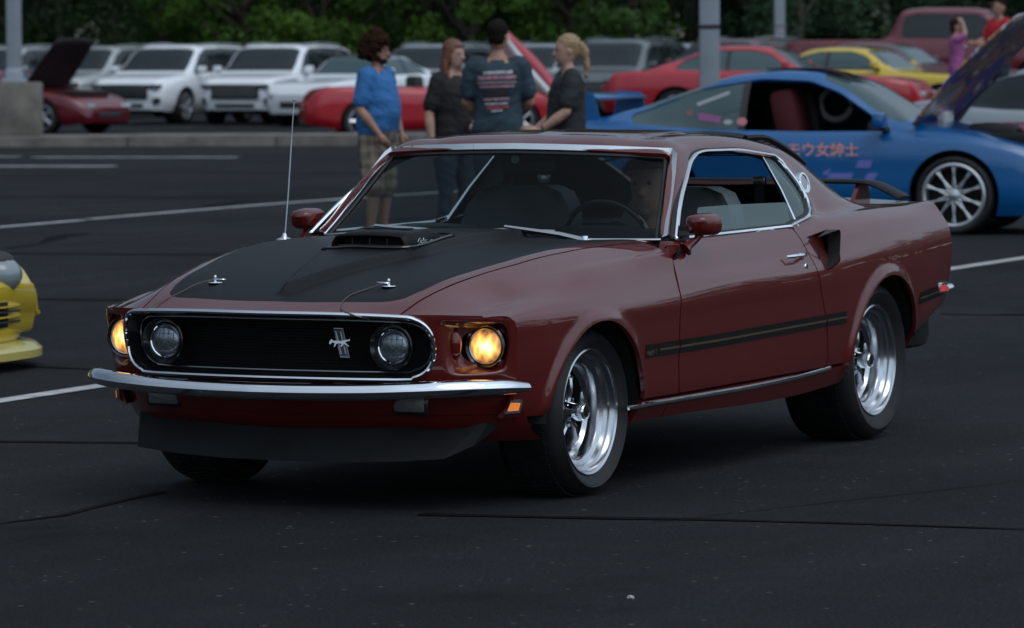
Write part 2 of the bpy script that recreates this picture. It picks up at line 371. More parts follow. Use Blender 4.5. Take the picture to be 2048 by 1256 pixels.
Ls = [-400, -120, -60, -30, -15, -8, 0, 8, 15, 30, 60, 120, 400]
V = []; Fq = []
for D in Ds:
    for L in Ls: x, y = wp(D, L); V.append((x, y, .12*float(sstep(24, 36, D))))
nL = len(Ls)
for i in range(len(Ds)-1):
    for j in range(nL-1): Fq.append((i*nL+j, i*nL+j+1, (i+1)*nL+j+1, (i+1)*nL+j))
tag(MB().add(V, Fq).build('ground', M['asphalt'], smooth=60), kind='structure')
def slab(name, D0, D1, L0, L1, z0, z1, m, bev=0):
    P = [wp(D0, L0), wp(D0, L1), wp(D1, L1), wp(D1, L0)]
    return MB().prism(P, z0, z1).build(name, m, smooth=0)
tag(slab('back_lot', 78.2, 150, -400, 400, -.3, .15, M['asphalt']), kind='structure')
tag(slab('grass_verge', 118, 900, -900, 900, -.3, .17, M['grass']), kind='structure')
# curb: stones end to end
curb = empty('kerb', (*wp(76.5, 0), .12)); tag(curb, None, None, None, 'structure')
px0 = -38
for k in range(30):
    L0 = px0+k*2.44; o = slab('kerb_stone', 76.2+random.uniform(-.015, .015), 78.4, L0, L0+2.42, .0, .29+random.uniform(-.006, .006), M['concrete'])
    o.parent = curb; o.matrix_parent_inverse = curb.matrix_world.inverted() if False else Matrix.Translation(-curb.location)
# raised right-hand lot
P = [wp(60, 1.2), wp(60, 60), wp(140, 60), wp(140, 6.0)]
tag(MB().prism(P, -.2, .42).build('upper_lot', M['asphalt'], smooth=0), kind='structure')
for (d0, d1, l0, l1) in ((61, 71, 5.2, 9.5), (85, 140, 4.6, 40)):
    tag(slab('upper_lot', d0, d1, l0, l1, .40, .60, M['asphalt']), kind='structure')
def road_strip(name, pts, w, m, lift=.004, wob=0., parent=None, kind='structure'):
    """ribbon on the ground through ground points"""
    P = [Vector(p) for p in pts]; Q = []
    for i in range(len(P)-1):
        k = max(2, int((P[i+1]-P[i]).length/.5))
        for j in range(k): Q.append(P[i].lerp(P[i+1], j/k))
    Q.append(P[-1]); V = []; Fq = []; ph = random.uniform(0, 9)
    for i, p in enumerate(Q):
        t = (Q[min(i+1, len(Q)-1)]-Q[max(i-1, 0)]); t.z = 0; t.normalize(); nn = Vector((-t.y, t.x, 0))
        off = wob*(math.sin(i*.23+ph)+.6*math.sin(i*.61+ph*2)+.4*random.uniform(-1, 1)); ww = w*(1+(.5*math.sin(i*.4+ph)+.35*random.uniform(-1, 1) if wob else 0))
        for s_ in (-.5, .5):
            q = p+nn*(off+s_*ww); V.append((q.x, q.y, gz(q.x, q.y)+lift))
    for i in range(len(Q)-1): Fq.append((i*2, i*2+1, i*2+3, i*2+2))
    o = MB().add(V, Fq).build(name, m, parent, smooth=0, fixn=True); tag(o, kind=kind) if parent is None else None
    return o
g_ = lambda *a: gpix(*a)
road_strip('painted_line', [g_(-60, 812), g_(232, 768), g_(1905, 538), g_(2100, 509)], .125, M['linepaint'], .005)
road_strip('painted_line', [g_(-60, 460), g_(165, 441)], .13, M['linepaint'], .005)
road_strip('painted_line', [g_(178, 439), g_(500, 412), g_(760, 393), g_(1100, 372)], .13, M['linepaint'], .005)
road_strip('painted_line', [g_(-40, 333), g_(230, 333)], .45, M['linepaint'], .005)
road_strip('painted_line', [g_(-40, 314), g_(40, 314)], .40, M['linepaint'], .005)
road_strip('painted_line', [g_(66, 315), g_(475, 315)], .40, M['linepaint'], .005)
for pts, w, wb in [([(-40, 1052), (120, 1032), (260, 1000), (330, 985)], .03, .012), ([(840, 1030), (1100, 1036), (1400, 1040), (1700, 1048), (2100, 1062)], .055, .012),
                   ([(-40, 884), (275, 887), (420, 890)], .05, .01), ([(-40, 733), (90, 735), (230, 742), (400, 748)], .09, .012), ([(-40, 598), (230, 601), (330, 600)], .07, .01),
                   ([(-40, 507), (300, 509), (720, 512)], .08, .01), ([(-40, 394), (250, 394), (700, 396)], .12, .01), ([(1880, 628), (1960, 630), (2100, 630)], .07, .01),
                   ([(0, 497), (60, 488), (110, 473), (170, 468)], .16, .05), ([(380, 417), (440, 408), (500, 402)], .18, .05), ([(230, 345), (720, 347)], .12, .01), ([(1300, 1045), (1700, 1000), (2048, 960)], .012, .02)]:
    road_strip('tar_seam', [g_(*p) for p in pts], w, M['crack'], .0035, wb)
p = gpix(1263, 1198)
bm = bmesh.new(); bmesh.ops.create_icosphere(bm, subdivisions=2, radius=.011)
for v in bm.verts: v.co = v.co*(1+.25*random.uniform(-1, 1)); v.co.z *= .6
me = bpy.data.meshes.new('pebble'); bm.to_mesh(me); bm.free(); o = link('pebble', me, mat('pebble_grey', (.35, .34, .33), .8)); o.location = (p.x, p.y, .005)
tag(o, 'small pale pebble lying on the asphalt in front of the car', 'pebble')

# ================================================================== trees
def leafmat(name, c, t=.25):
    m = mat(name, c, .6, spec=.25, var=.45, vscale=1.2); return m
LM = [leafmat('leaf_dark_green', (.020, .038, .013)), leafmat('leaf_mid_green', (.034, .078, .013)), leafmat('leaf_yellow_green', (.060, .125, .014)), leafmat('leaf_blue_green', (.03, .065, .028))]
bark = mat('bark', (.05, .04, .03), .9, var=.3, vscale=6, bump=.6, bscale=20)
def crown_mesh(name, seed, rx, h0, h1, nblob=46, nleaf=300, leaf=.16):
    rg = np.random.RandomState(seed); V = []; 
    cz = (h0+h1)/2; hz = (h1-h0)/2; C = []
    for _ in range(nblob):
        u = rg.normal(size=3); u /= np.linalg.norm(u); r = rg.uniform(.45, 1)**.6; C.append((u[0]*rx*r, u[1]*rx*r, cz+u[2]*hz*r, rg.uniform(.5, 1.15)*rx*.30))
    allq = []
    for (x, y, z, br) in C:
        d = rg.normal(size=(nleaf, 3)); d /= np.linalg.norm(d, axis=1, keepdims=True); rr = br*rg.uniform(.55, 1.08, (nleaf, 1))
        c = np.array([x, y, z])+d*rr*[1, 1, .75]
        a = rg.normal(size=(nleaf, 3)); a /= np.linalg.norm(a, axis=1, keepdims=True); bb = np.cross(a, d+rg.normal(size=(nleaf, 3))*.6); bb /= np.maximum(np.linalg.norm(bb, axis=1, keepdims=True), 1e-6)
        s = leaf*rg.uniform(.5, 1.1, (nleaf, 1))
        q = np.stack([c-a*s*.5, c+bb*s*.3, c+a*s*.5, c-bb*s*.3], 1); allq.append(q)
    Q = np.concatenate(allq).reshape(-1, 3); n_ = len(Q)//4
    me = bpy.data.meshes.new(name); me.from_pydata(Q.tolist(), [], np.arange(n_*4).reshape(-1, 4).tolist()); return me
def trunk_mesh(name, seed, h, r):
    rg = random.Random(seed); mb = MB(); pts = [(rg.uniform(-.1, .1)*k, rg.uniform(-.1, .1)*k, h*k/5) for k in range(6)]
    mb.tube(pts, [r*(1.25 if k == 0 else 1-.13*k) for k in range(6)], 9)
    for k in range(6):
        a = rg.uniform(0, 6.28); z = h*rg.uniform(.35, .85); L = rg.uniform(1.2, 2.4); i = min(int(z/h*5), 4); b0 = Vector(pts[i]).lerp(Vector(pts[i+1]), z/h*5-i)
        mb.tube([tuple(b0), tuple(b0+Vector((math.cos(a)*L*.5, math.sin(a)*L*.5, L*.35))), tuple(b0+Vector((math.cos(a)*L, math.sin(a)*L, L*.8)))], [r*.4, r*.28, r*.1], 6)
    return mb.mesh(name, bark, 50)
TV = [(crown_mesh('crown', 11+k, rx, h0, h1), trunk_mesh('trunk', 31+k, h1*.7, .16+.03*k), h1) for k, (rx, h0, h1) in enumerate([(2.9, .5, 9), (3.6, .8, 12), (2.4, .3, 6.5), (3.2, 1.8, 11)])]
crown_var = {}
def tree(D, L, v, mi, s, label, group, rz=None, nm='tree'):
    key = (v, mi)
    if key not in crown_var:
        me = TV[v][0].copy(); me.materials.clear(); me.materials.append(LM[mi]); crown_var[key] = me
    x, y = wp(D, L); t = empty(nm, (x, y, .1), rz if rz is not None else random.uniform(0, 6.28), label, 'tree', group); t.scale = (s, s, s*random.uniform(.9, 1.1))
    link('crown', crown_var[key], None, t); link('trunk', TV[v][1], None, t)
KIND = ['dark green', 'mid green', 'bright yellow green', 'blue green']
POSW = lambda px: ('left edge' if px < 200 else 'left' if px < 700 else 'centre' if px < 1250 else 'right' if px < 1800 else 'right edge')
BT = [(-90, 128, 1, 0, 1), (40, 133, 0, 0, .9), (75, 124, 2, 1, 1.0), (130, 122, 0, 0, .9), (230, 131, 3, 0, 1), (330, 123, 0, 1, .8), (400, 127, 1, 1, .8), (480, 121, 2, 2, 1.0), (560, 124, 0, 1, .9), (650, 122, 2, 2, .9), (705, 125, 0, 0, .8),
      (780, 130, 1, 0, .9), (860, 123, 0, 1, .8), (950, 121, 2, 2, 1.1), (1040, 124, 0, 2, .8), (1130, 122, 2, 1, 1.05), (1190, 123, 0, 2, .75), (1290, 131, 1, 0, 1), (1390, 134, 3, 0, 1), (1500, 131, 1, 3, .9), (1600, 126, 0, 3, .9), (1680, 133, 1, 0, 1), (1760, 128, 0, 3, .9), (1850, 131, 1, 3, 1), (1950, 134, 0, 0, 1), (2060, 131, 1, 0, 1), (2180, 130, 0, 3, 1)]
BL = ['just outside the left edge', 'behind the left lamp post', 'just right of the left lamp post', 'above the raised dark hood', 'above the champagne SUV', 'above the first white SUV', 'in the gap over the two white SUVs', 'above the second white SUV', 'behind the tail of the second white SUV',
      'left of the man in blue', 'above the bushy haired man', 'right of the man in blue', 'over the auburn haired woman', 'left of the man seen from behind', 'right of the man seen from behind', 'above the ponytail woman', 'right of the ponytail woman', 'above the grey SUV',
      'left of the thick lamp post', 'between the two right lamp posts', 'right of the slim lamp post', 'above the yellow coupe', 'above the maroon classic', 'behind the tail of the pickup', 'above the pickup cab', 'above the man in red', 'just outside the right edge']
for i, (px, D, v, mi, s) in enumerate(BT):
    tree(D, (px-1024)/FPX*D, v, mi, s, '%s broadleaf tree at the lot edge, %s' % (KIND[mi], BL[i]), 'trees behind the parked cars')
for i in range(96):
    D = 140+random.uniform(0, 22)-(6 if i % 3 == 0 else 0); L = -150+i*3.2
    if abs(L) > 24: tree(D-6*(abs(L) > 60), L, i % 4, (i*7) % 4 if i % 3 else 0, 2.1, 'tree of the dense wood beyond the lot', 'wood beyond the lot, outside the frame')
for i in range(30):
    tree(138+(i % 3)*5, -19+i*1.3, (1, 0, 2)[i % 3], 0, 1.25 if i % 3 == 0 else 2.3, 'dark green tree in the shaded rows of the wood behind the lot', 'shaded back rows of the wood')
# wood across the road, behind and beside the photographer (seen in the paintwork)
for i in range(46):
    a = R(-130+i*260/45); rr = 70+random.uniform(0, 12); D = -math.cos(a)*rr*.75+14; L = math.sin(a)*rr*1.1+(22 if math.sin(a) > 0 else -10)
    if D < 95: tree(D, L, i % 4, (0, 1, 0, 3)[i % 4], 1.0+.3*random.random(), 'tree of the wood across the road, seen only in reflections', 'wood across the road')

for i in range(22):
    a = R(118+i*3.4); rr = 46+random.uniform(0, 9); X, Y = rr*math.cos(a), rr*math.sin(a); D = (X-CAM_POS[0])*FH.x+(Y-CAM_POS[1])*FH.y; L = (X-CAM_POS[0])*RH.x+(Y-CAM_POS[1])*RH.y
    if L > D*.135+5: tree(D, L, i % 4, (0, 1, 0, 3)[i % 4], .72+.3*random.random(), 'tree of the hedge right of the lot, seen only in reflections', 'hedge right of the lot')
# ================================================================== lamp posts
M['galv'] = mat('galvanised_grey', (.30, .34, .38), .5, .1, var=.08, vscale=3)
def lamp_post(px, D, w, z0, label, band=None, ped=None, bandcol=None):
    x, y = at(px, D); t = empty('lamp_post', (x, y, z0), YAW, label, 'lamp post', 'square steel lamp posts')
    MB().box((0, 0, 4.5), (w, w, 9), bev=.012).build('pole', M['galv'], t)
    MB().box((0, 0, .03), (w*1.7, w*1.7, .06), bev=.01).build('base_plate', M['galv'], t)
    MB().box((0, 0, 9.05), (.5, 1.6, .14), bev=.03).build('lamp_head', M['galv'], t)
    MB().box((-.0, 0, .14), (w*1.25, w*1.25, .20), bev=.01, taper=.85).build('base_cover', M['galv'], t)
    if band: MB().box((0, 0, band-z0), (w*1.06, w*1.06, .05)).build('band', bandcol, t)
    return t
D0 = 78.0
x, y = at(42, D0)
o = MB().box((0, 0, .44), (.80, .74, .88), bev=.035).build('concrete_pedestal', M['concrete']); o.location = (x, y, .29); o.rotation_euler = (0, 0, YAW)
tag(o, 'weathered concrete pedestal under the lamp post at the left edge', 'pedestal')
lamp_post(34, D0, .235, 1.17, 'grey square lamp post standing on the concrete pedestal at left')
lamp_post(1420, 57, .245, .12, 'thick grey square lamp post with a dark band, behind the blue coupe', 1.9355, bandcol=M['black'])
lamp_post(1560, 112, .25, .42, 'slim distant grey lamp post with a dull red band, right of the thick one', zat(55, 112), bandcol=mat('faded_red', (.25, .12, .12), .6))
# ================================================================== the burgundy muscle car (nose towards +X, driver side +Y)
car = empty('muscle_car', (0, 0, 0), 0, 'burgundy vintage muscle car with satin black hood scoop and lit headlights, driving across the foreground', 'car')
def F0(y): return pchip([0, .12, .25, .40, .53, .60, .66, .72, .78, .82, .86], [1.007, 1.0, .982, .955, .923, .893, .855, .805, .74, .695, .64], np.abs(y))
def FX(y, z): return F0(y)-.25*(.70-np.minimum(z, .70))
AF = (.04, .275, .378); AR = (-2.72, .305, .392)
def fr(y, z): return (float(FX(y, z)), y, z)
NU = 330; us1 = np.linspace(0, 1, 150); us2 = np.linspace(0, 1, 260)
X1 = -.86
A1 = [fr(.76, .30), (.4, .80, .25), (0, .83, .245), (-.4, .84, .25), (X1, .845, .25)]
B1 = [fr(.81, .36), (.4, .845, .33), (0, .868, .32), (-.4, .873, .316), (X1, .875, .315)]
C1 = [fr(.838, .47), (.4, .868, .47), (0, .888, .46), (-.4, .89, .46), (X1, .892, .46)]
D1 = [fr(.85, .60), (.4, .876, .61), (0, .896, .61), (-.4, .90, .615), (X1, .902, .62)]
E1 = [fr(.852, .672), (.4, .872, .688), (.2, .886, .696), (0, .893, .699), (-.4, .900, .704), (X1, .904, .713)]
G1a = [fr(.848, .685), (.4, .862, .705), (.2, .876, .711), (0, .884, .714), (-.4, .892, .72), (X1, .897, .733)]
Fm1 = [fr(.77, .698), (.6, .785, .722), (.4, .808, .745), (.2, .826, .760), (0, .838, .772), (-.43, .854, .788), (X1, .868, .80)]
Gm1 = [fr(.672, .703), (.70, .700, .724), (.50, .724, .750), (.384, .748, .776), (.22, .768, .802), (.04, .787, .820), (-.43, .812, .844), (-.71, .836, .857), (X1, .841, .860)]
G1 = [fr(.665, .704), (.70, .685, .730), (.50, .705, .760), (.384, .73, .787), (.22, .752, .812), (.04, .772, .831), (-.43, .80, .855), (-.71, .828, .868), (X1, .834, .870)]
Gp1 = [fr(.640, .705), (.70, .662, .741), (.50, .680, .772), (.384, .706, .799), (.22, .729, .823), (.04, .750, .841), (-.43, .780, .864), (-.71, .812, .875), (X1, .818, .876)]
H1 = [fr(.53, .7065), (.80, .545, .752), (.62, .575, .800), (.40, .61, .838), (.224, .645, .862), (-.11, .68, .894), (-.5, .70, .906), (X1, .715, .906)]
I1 = [fr(.36, .712), (.85, .37, .752), (.62, .39, .808), (.2, .42, .872), (-.2, .44, .905), (-.5, .45, .914), (X1, .46, .912)]
J1 = [fr(.18, .715), (.86, .185, .755), (.62, .19, .812), (.2, .2, .876), (-.2, .21, .912), (-.5, .21, .921), (X1, .21, .917)]
K1 = [fr(0, .716), (.87, 0, .757), (.62, 0, .814), (.2, 0, .878), (-.2, 0, .915), (-.5, 0, .923), (X1, 0, .919)]
L1 = [line(k, us1, 4) for k in (A1, B1, C1, D1, E1, G1a, Fm1, Gm1, G1, Gp1, H1, I1, J1, K1)]
P1 = loft(L1, [4, 8, 8, 5, 3, 6, 6, 3, 3, 12, 12, 12, 16])
def flare(P):
    for (xc, zc, Rr) in (AF, AR):
        r = np.hypot(P[..., 0]-xc, P[..., 2]-zc)
        k = (1-sstep(Rr+.008, Rr+.050, r))*sstep(.6, .8, P[..., 1])*(1-sstep(.76, .84, P[..., 2]))*sstep(.27, .36, P[..., 2])
        P[..., 1] += .019*k
    return P
P1 = flare(P1)
# raised wind-split in the middle of the hood
wv = .012+.20*np.clip((.84-P1[..., 0])/.75, 0, 1)
e = np.abs(P1[..., 1])-wv
P1[..., 2] += .020*(1-sstep(-.028, .006, e))*sstep(.86, .77, P1[..., 0]) if False else .030*(1-sstep(-.022, .006, e))*(1-sstep(.78, .84, P1[..., 0]))*(P1[..., 1] < .5)
S1 = gridmesh(P1)
def yH(x): return np.interp(-x, [-.93, -.80, -.62, -.40, -.224, .11, .5, .86], [.53, .545, .575, .61, .645, .68, .70, .715])

# rear two thirds of the shell
X2 = -3.56
A2 = [(-.6, .845, .25), (-2.1, .845, .255), (-2.6, .835, .29), (-3.0, .82, .355), (-3.3, .80, .43), (X2, .78, .50)]
B2 = [(-.6, .875, .315), (-2.1, .875, .33), (-2.6, .872, .36), (-3.0, .858, .42), (-3.3, .845, .48), (X2, .82, .54)]
C2 = [(-.6, .892, .46), (-2.1, .896, .475), (-2.6, .896, .49), (-3.0, .882, .53), (-3.3, .862, .57), (X2, .832, .60)]
D2 = [(-.6, .902, .62), (-2.1, .906, .64), (-2.6, .905, .645), (-3.0, .895, .655), (-3.3, .878, .665), (X2, .85, .67)]
E2 = [(-.6, .903, .707), (-1.16, .906, .735), (-1.94, .908, .743), (-2.3, .908, .742), (-2.5, .908, .737), (-3.0, .90, .735), (X2, .858, .74)]
Ep2 = [(-.6, .896, .725), (-1.16, .90, .752), (-1.94, .903, .76), (-2.3, .906, .768), (-2.7, .905, .78), (-3.0, .898, .785), (X2, .858, .80)]
F2 = [(-.6, .864, .793), (-.86, .868, .80), (-1.9, .874, .812), (-2.3, .885, .83), (-2.7, .886, .85), (-3.0, .876, .865), (X2, .84, .875)]
G2 = [(-.6, .822, .864), (-.86, .834, .870), (-1.2, .838, .873), (-1.9, .838, .88), (-2.25, .848, .898), (-2.6, .850, .915), (-3.0, .835, .928), (-3.3, .815, .935), (X2, .80, .935)]
T2 = [(-.6, .805, .895), (-.8, .812, .90), (-1.2, .814, .908), (-1.75, .815, .918), (-2.0, .812, .926), (-2.3, .80, .945), (-2.6, .792, .957), (-3.0, .775, .965), (-3.3, .77, .966), (X2, .765, .975)]
U3 = [(-.6, .80, .898), (-.80, .800, .903), (-.86, .777, .94), (-.98, .728, 1.055), (-1.10, .675, 1.17), (-1.2, .634, 1.240), (-1.35, .606, 1.260), (-1.5, .592, 1.270), (-1.83, .588, 1.266), (-2.18, .585, 1.238), (-2.5, .575, 1.182), (-2.8, .555, 1.095), (-3.0, .53, 1.025), (-3.15, .51, .985), (-3.3, .50, .970), (X2, .48, .985)]
Tr = [(-.6, .42, .905), (-.78, .42, .92), (-.90, .42, 1.055), (-1.0, .42, 1.165), (-1.085, .42, 1.252), (-1.15, .42, 1.279), (-1.3, .42, 1.296), (-1.5, .42, 1.303), (-1.9, .42, 1.300), (-2.17, .41, 1.283), (-2.52, .40, 1.235), (-2.8, .39, 1.15), (-3.0, .38, 1.065), (-3.15, .37, .995), (-3.3, .37, .970), (X2, .36, .99)]
Kr = [(-.6, 0, .905), (-.74, 0, .92), (-.86, 0, 1.055), (-.96, 0, 1.165), (-1.045, 0, 1.262), (-1.12, 0, 1.290), (-1.3, 0, 1.315), (-1.5, 0, 1.322), (-1.84, 0, 1.318), (-2.17, 0, 1.30), (-2.52, 0, 1.25), (-2.8, 0, 1.165), (-3.0, 0, 1.075), (-3.15, 0, 1.0), (-3.3, 0, .972), (X2, 0, .992)]
l = lambda k, s=2.5: line(k, us2, s)
lt, lu = l(T2), l(U3, 2)
def mid(t, bul): 
    P = lt+(lu-lt)*t
    x = P[:, 0]
    k = bul*math.sin(math.pi*t)
    P[:, 1] += k*sstep(-.9, -1.3, x) if False else k*(1-sstep(-1.3, -.9, x))
    return P
U1 = mid(.10, .012); Um = mid(.5, .020); Uh = mid(.88, .018)
# sail panel: concave sweep from shoulder into roof behind the windows
def rear_adj(P, dz, dy):
    w = 1-sstep(-2.45, -2.1, P[:, 0]); Q = P.copy(); Q[:, 2] -= dz*w; Q[:, 1] -= dy*w; return Q
hgt = np.clip(lu[:, 2]-lt[:, 2], 0, 1)
U1 = rear_adj(U1, .10*hgt[:, None][:, 0]*.6, .045); Um = rear_adj(Um, .16*hgt, .03); Uh = rear_adj(Uh, .04*hgt, .006)
L2 = [l(k, 4) for k in (A2, B2, C2, D2, E2, Ep2, F2, G2)]+[lt, U1, Um, Uh, lu, l(Tr, 1.2), l(Kr, 1.2)]
P2 = loft(L2, [4, 8, 8, 5, 3, 6, 8, 6, 5, 12, 10, 5, 12, 16])
P2 = flare(P2)
P2[:, -1, 1] = 0
S2 = gridmesh(P2)

front_arch = lambda V: np.where(V[:, 2] < .8, np.hypot(V[:, 0]-AF[0], V[:, 2]-AF[1])-AF[2], 1)
rear_arch = lambda V: np.where(V[:, 2] < .86, np.hypot(V[:, 0]-AR[0], V[:, 2]-AR[1])-AR[2], 1)
DOOR = smooth_poly([(-.715, .930, .001), (-.722, .874), (-.640, .712), (-.645, .502), (-.672, .333, .03), (-2.125, .345, .05), (-2.065, .54, .1), (-1.950, .74), (-1.936, .885), (-1.905, .930, .001)], .06)
WIN = smooth_poly([(-.818, .914, .01), (-.985, 1.050), (-1.150, 1.142), (-1.300, 1.214, .07), (-1.44, 1.237), (-1.83, 1.234), (-2.19, 1.202, .03), (-2.262, 1.104), (-2.295, 1.010, .07), (-2.17, .966, .05), (-1.90, .925, .02)], .08)
WSH = smooth_poly([(0, .92), (-.75, .912, .02), (-.632, 1.236, .03), (-.3, 1.252), (0, 1.258), (.3, 1.252), (.632, 1.236, .03), (.75, .912, .02)], .1)
RWN = smooth_poly([(-2.16, .45, .06), (-2.16, -.45, .06), (-3.0, -.40, .06), (-3.0, .40, .06)], .06)
SCO = smooth_poly([(-1.985, .880, .015), (-2.235, .907, .03), (-2.22, .775, .04), (-2.09, .745, .02), (-2.03, .745, .015)], .03)
GAP = .0035
body = None
for sgn in (False, True):
    mi = sgn
    # --- fender
    s = clip(S1, S1[0][:, 1]-yH(S1[0][:, 0])-GAP); s = clip(s, front_arch(s[0]))
    s = clip(s, -poly_sdf(s[0][:, 0], s[0][:, 2], DOOR)-GAP)
    s = clip(s, np.where(s[0][:, 2] < .87, s[0][:, 0]+.74, s[0][:, 0]+.80)); s = clip(s, np.where(s[0][:, 0] < -.3, s[0][:, 2]-.336, 1))
    s = clip(s, np.where(s[0][:, 0] > .3, s[0][:, 2]-.33, 1))
    panel(s, 'fender', M['paint'], car, .018, mi)
    # --- door
    V = S2[0]; d = poly_sdf(V[:, 0], V[:, 2], DOOR)
    s = clip(S2, np.minimum(d-GAP, V[:, 1]-.75)); s = clip(s, .905+.0148*(-s[0][:, 0]-.8)-s[0][:, 2]+.004)
    door = panel(s, 'door', M['paint'], car, .018, mi)
    # --- rocker
    s = clip(S2, S2[0][:, 0]+2.34); s = clip(s, .3325+.0085*(-s[0][:, 0]-.67)-GAP*2-s[0][:, 2]); s = clip(s, -.36-s[0][:, 0]) if False else s
    panel(s, 'rocker_panel', M['paint'], car, .02, mi)
    s = clip(S1, -.19-S1[0][:, 0]); s = clip(s, .3325-GAP*2-s[0][:, 2]); s = clip(s, s[0][:, 0]+.598); s = clip(s, front_arch(s[0]))
    panel(s, 'rocker_end', M['paint'], car, .02, mi)
    # --- quarter panel with sail and pillar, roof side
    V = S2[0]; s = clip(S2, -d-GAP); s = clip(s, rear_arch(s[0]))
    s = clip(s, np.where(s[0][:, 1] > .55, -poly_sdf(s[0][:, 0], s[0][:, 2], WIN), 1))
    s = clip(s, np.where(s[0][:, 1] > .8, -poly_sdf(s[0][:, 0], s[0][:, 2], SCO), 1))
    s = clip(s, np.where((s[0][:, 0] > -1.35) & (s[0][:, 2] > .9), -poly_sdf(s[0][:, 1], s[0][:, 2], WSH), 1))
    s = clip(s, np.where(s[0][:, 2] > .96, -poly_sdf(s[0][:, 0], s[0][:, 1], RWN), 1))
    # everything forward of the door rear edge and below the belt belongs to door / fender
    V = s[0]; s = clip(s, np.where(V[:, 2] < .905, -1.93-V[:, 0], 1)) 
    V = s[0]; s = clip(s, np.where(V[:, 0] > -1.93, V[:, 2]-(.9085+.0148*(-V[:, 0]-.8)), np.where(V[:, 0] > -2.34, V[:, 2]-.352, 1)))
    V = s[0]; s = clip(s, -.79-V[:, 0])
    body = panel(s, 'quarter_and_roof', M['paint'], car, .016, mi)
    # dark liners inside
    for nm, poly in (('door_liner', DOOR),):
        s = clip(S2, np.minimum(poly_sdf(S2[0][:, 0], S2[0][:, 2], poly), S2[0][:, 1]-.7)); s = clip(s, .90-s[0][:, 2])
        panel((s[0]-s[1]*.05, -s[1], s[2][:, ::-1]), nm, M['cloth'], car, 0, mi)
    s = clip(S2, np.where(S2[0][:, 1] > .55, -poly_sdf(S2[0][:, 0], S2[0][:, 2], WIN), 1)); s = clip(s, s[0][:, 2]-.93); s = clip(s, np.where(s[0][:, 0] > -1.35, -poly_sdf(s[0][:, 1], s[0][:, 2], WSH), 1))
    s = clip(s, -poly_sdf(s[0][:, 0], s[0][:, 1], RWN)); s = clip(s, -.84-s[0][:, 0])
    panel((s[0]-s[1]*.022, -s[1], s[2][:, ::-1]), 'headliner', M['cloth'], car, 0, mi)
    # --- scoop pocket behind the door
    V = S2[0]; s = clip(S2, np.where(V[:, 1] > .8, poly_sdf(V[:, 0], V[:, 2], SCO), -1))
    V, N, T = s; dd = np.clip((-V[:, 0]-1.985)/.25, 0, 1)*.058
    panel((V-np.array([0, 1, 0])*dd[:, None], vnorm(V-np.array([0, 1, 0])*dd[:, None], T), T), 'scoop_ramp', M['paint'], car, 0, mi)
    mb = MB(); n = len(SCO)
    ys = lambda x: .905 if not mi else -.905
    sg = -1 if mi else 1
    def yin(x): return sg*(.897-np.clip((-x-1.985)/.25, 0, 1)*.058)
    Vv = [(x, sg*.893, z) for x, z in SCO]+[(x, yin(x)-sg*.003, z) for x, z in SCO]
    mb.add(Vv, [(i, (i+1) % n, n+(i+1) % n, n+i) for i in range(n)]).build('scoop_wall', M['black'], car)
# --- hood: body colour border and satin black field
for part in ('border', 'black'):
    for mi in (False, True):
        V = S1[0]; s = clip(S1, yH(V[:, 0])-GAP-V[:, 1]); s = clip(s, s[0][:, 0]+.695+.10*(s[0][:, 1]/.7)**2)
        V = s[0]; f = np.minimum(yH(V[:, 0])-.030-V[:, 1]-.03*sstep(.55, .85, V[:, 0]), F0(V[:, 1])-.105-V[:, 0])
        # rounded front corners
        a = np.clip(.08-(yH(V[:, 0])-.045-V[:, 1]), 0, 1); b = np.clip(.08-(F0(V[:, 1])-.105-V[:, 0]), 0, 1); f = np.minimum(f, .08-np.hypot(a, b))
        s = clip(s, f if part == 'black' else -f)
        panel(s, 'hood_blackout' if part == 'black' else 'hood', M['blackout'] if part == 'black' else M['paint'], car, .002 if part == 'black' else .012, mi, 0)
    # cowl
for mi in (False, True):
    V = S1[0]; s = clip(S1, yH(V[:, 0])-V[:, 1]); s = clip(s, -(s[0][:, 0]+.702+.10*(s[0][:, 1]/.7)**2))
    panel(s, 'cowl', M['blackout'], car, .01, mi)
# --- windshield, side glass, rear glass
for mi in (False, True):
    V = S2[0]; s = clip(S2, np.where(V[:, 1] > .55, poly_sdf(V[:, 0], V[:, 2], WIN), -1)); W0 = s
    s = clip(W0, -1.985+.30*(W0[0][:, 2]-.92)*-1-W0[0][:, 0]-.0) # quarter glass behind the slanted divider
    panel((s[0]-s[1]*.012, s[1], s[2]), 'quarter_glass', M['sheenglass'] if not mi else M['glass'], car, 0, mi)
    if not mi:
        V = W0[0]; s = clip(W0, V[:, 0]+1.985+.30*(V[:, 2]-.92))
        V = s[0]; f = np.minimum(1.035+.012*(V[:, 0]+1.5)-V[:, 2], -1.115-V[:, 0]); a = np.clip(.05-(1.035-V[:, 2]), 0, 1); b = np.clip(.05-(-1.12-V[:, 0]), 0, 1)
        s = clip(s, np.minimum(f, .05-np.hypot(a, b)))
        panel((s[0]-s[1]*.018, s[1], s[2]), 'door_glass', M['sheenglass'], car, 0, mi)
    V = S2[0]; s = clip(S2, np.where(V[:, 2] > .96, poly_sdf(V[:, 0], V[:, 1], RWN), -1))
    panel((s[0]-s[1]*.01, s[1], s[2]), 'rear_glass', M['rearglass'], car, 0, mi)
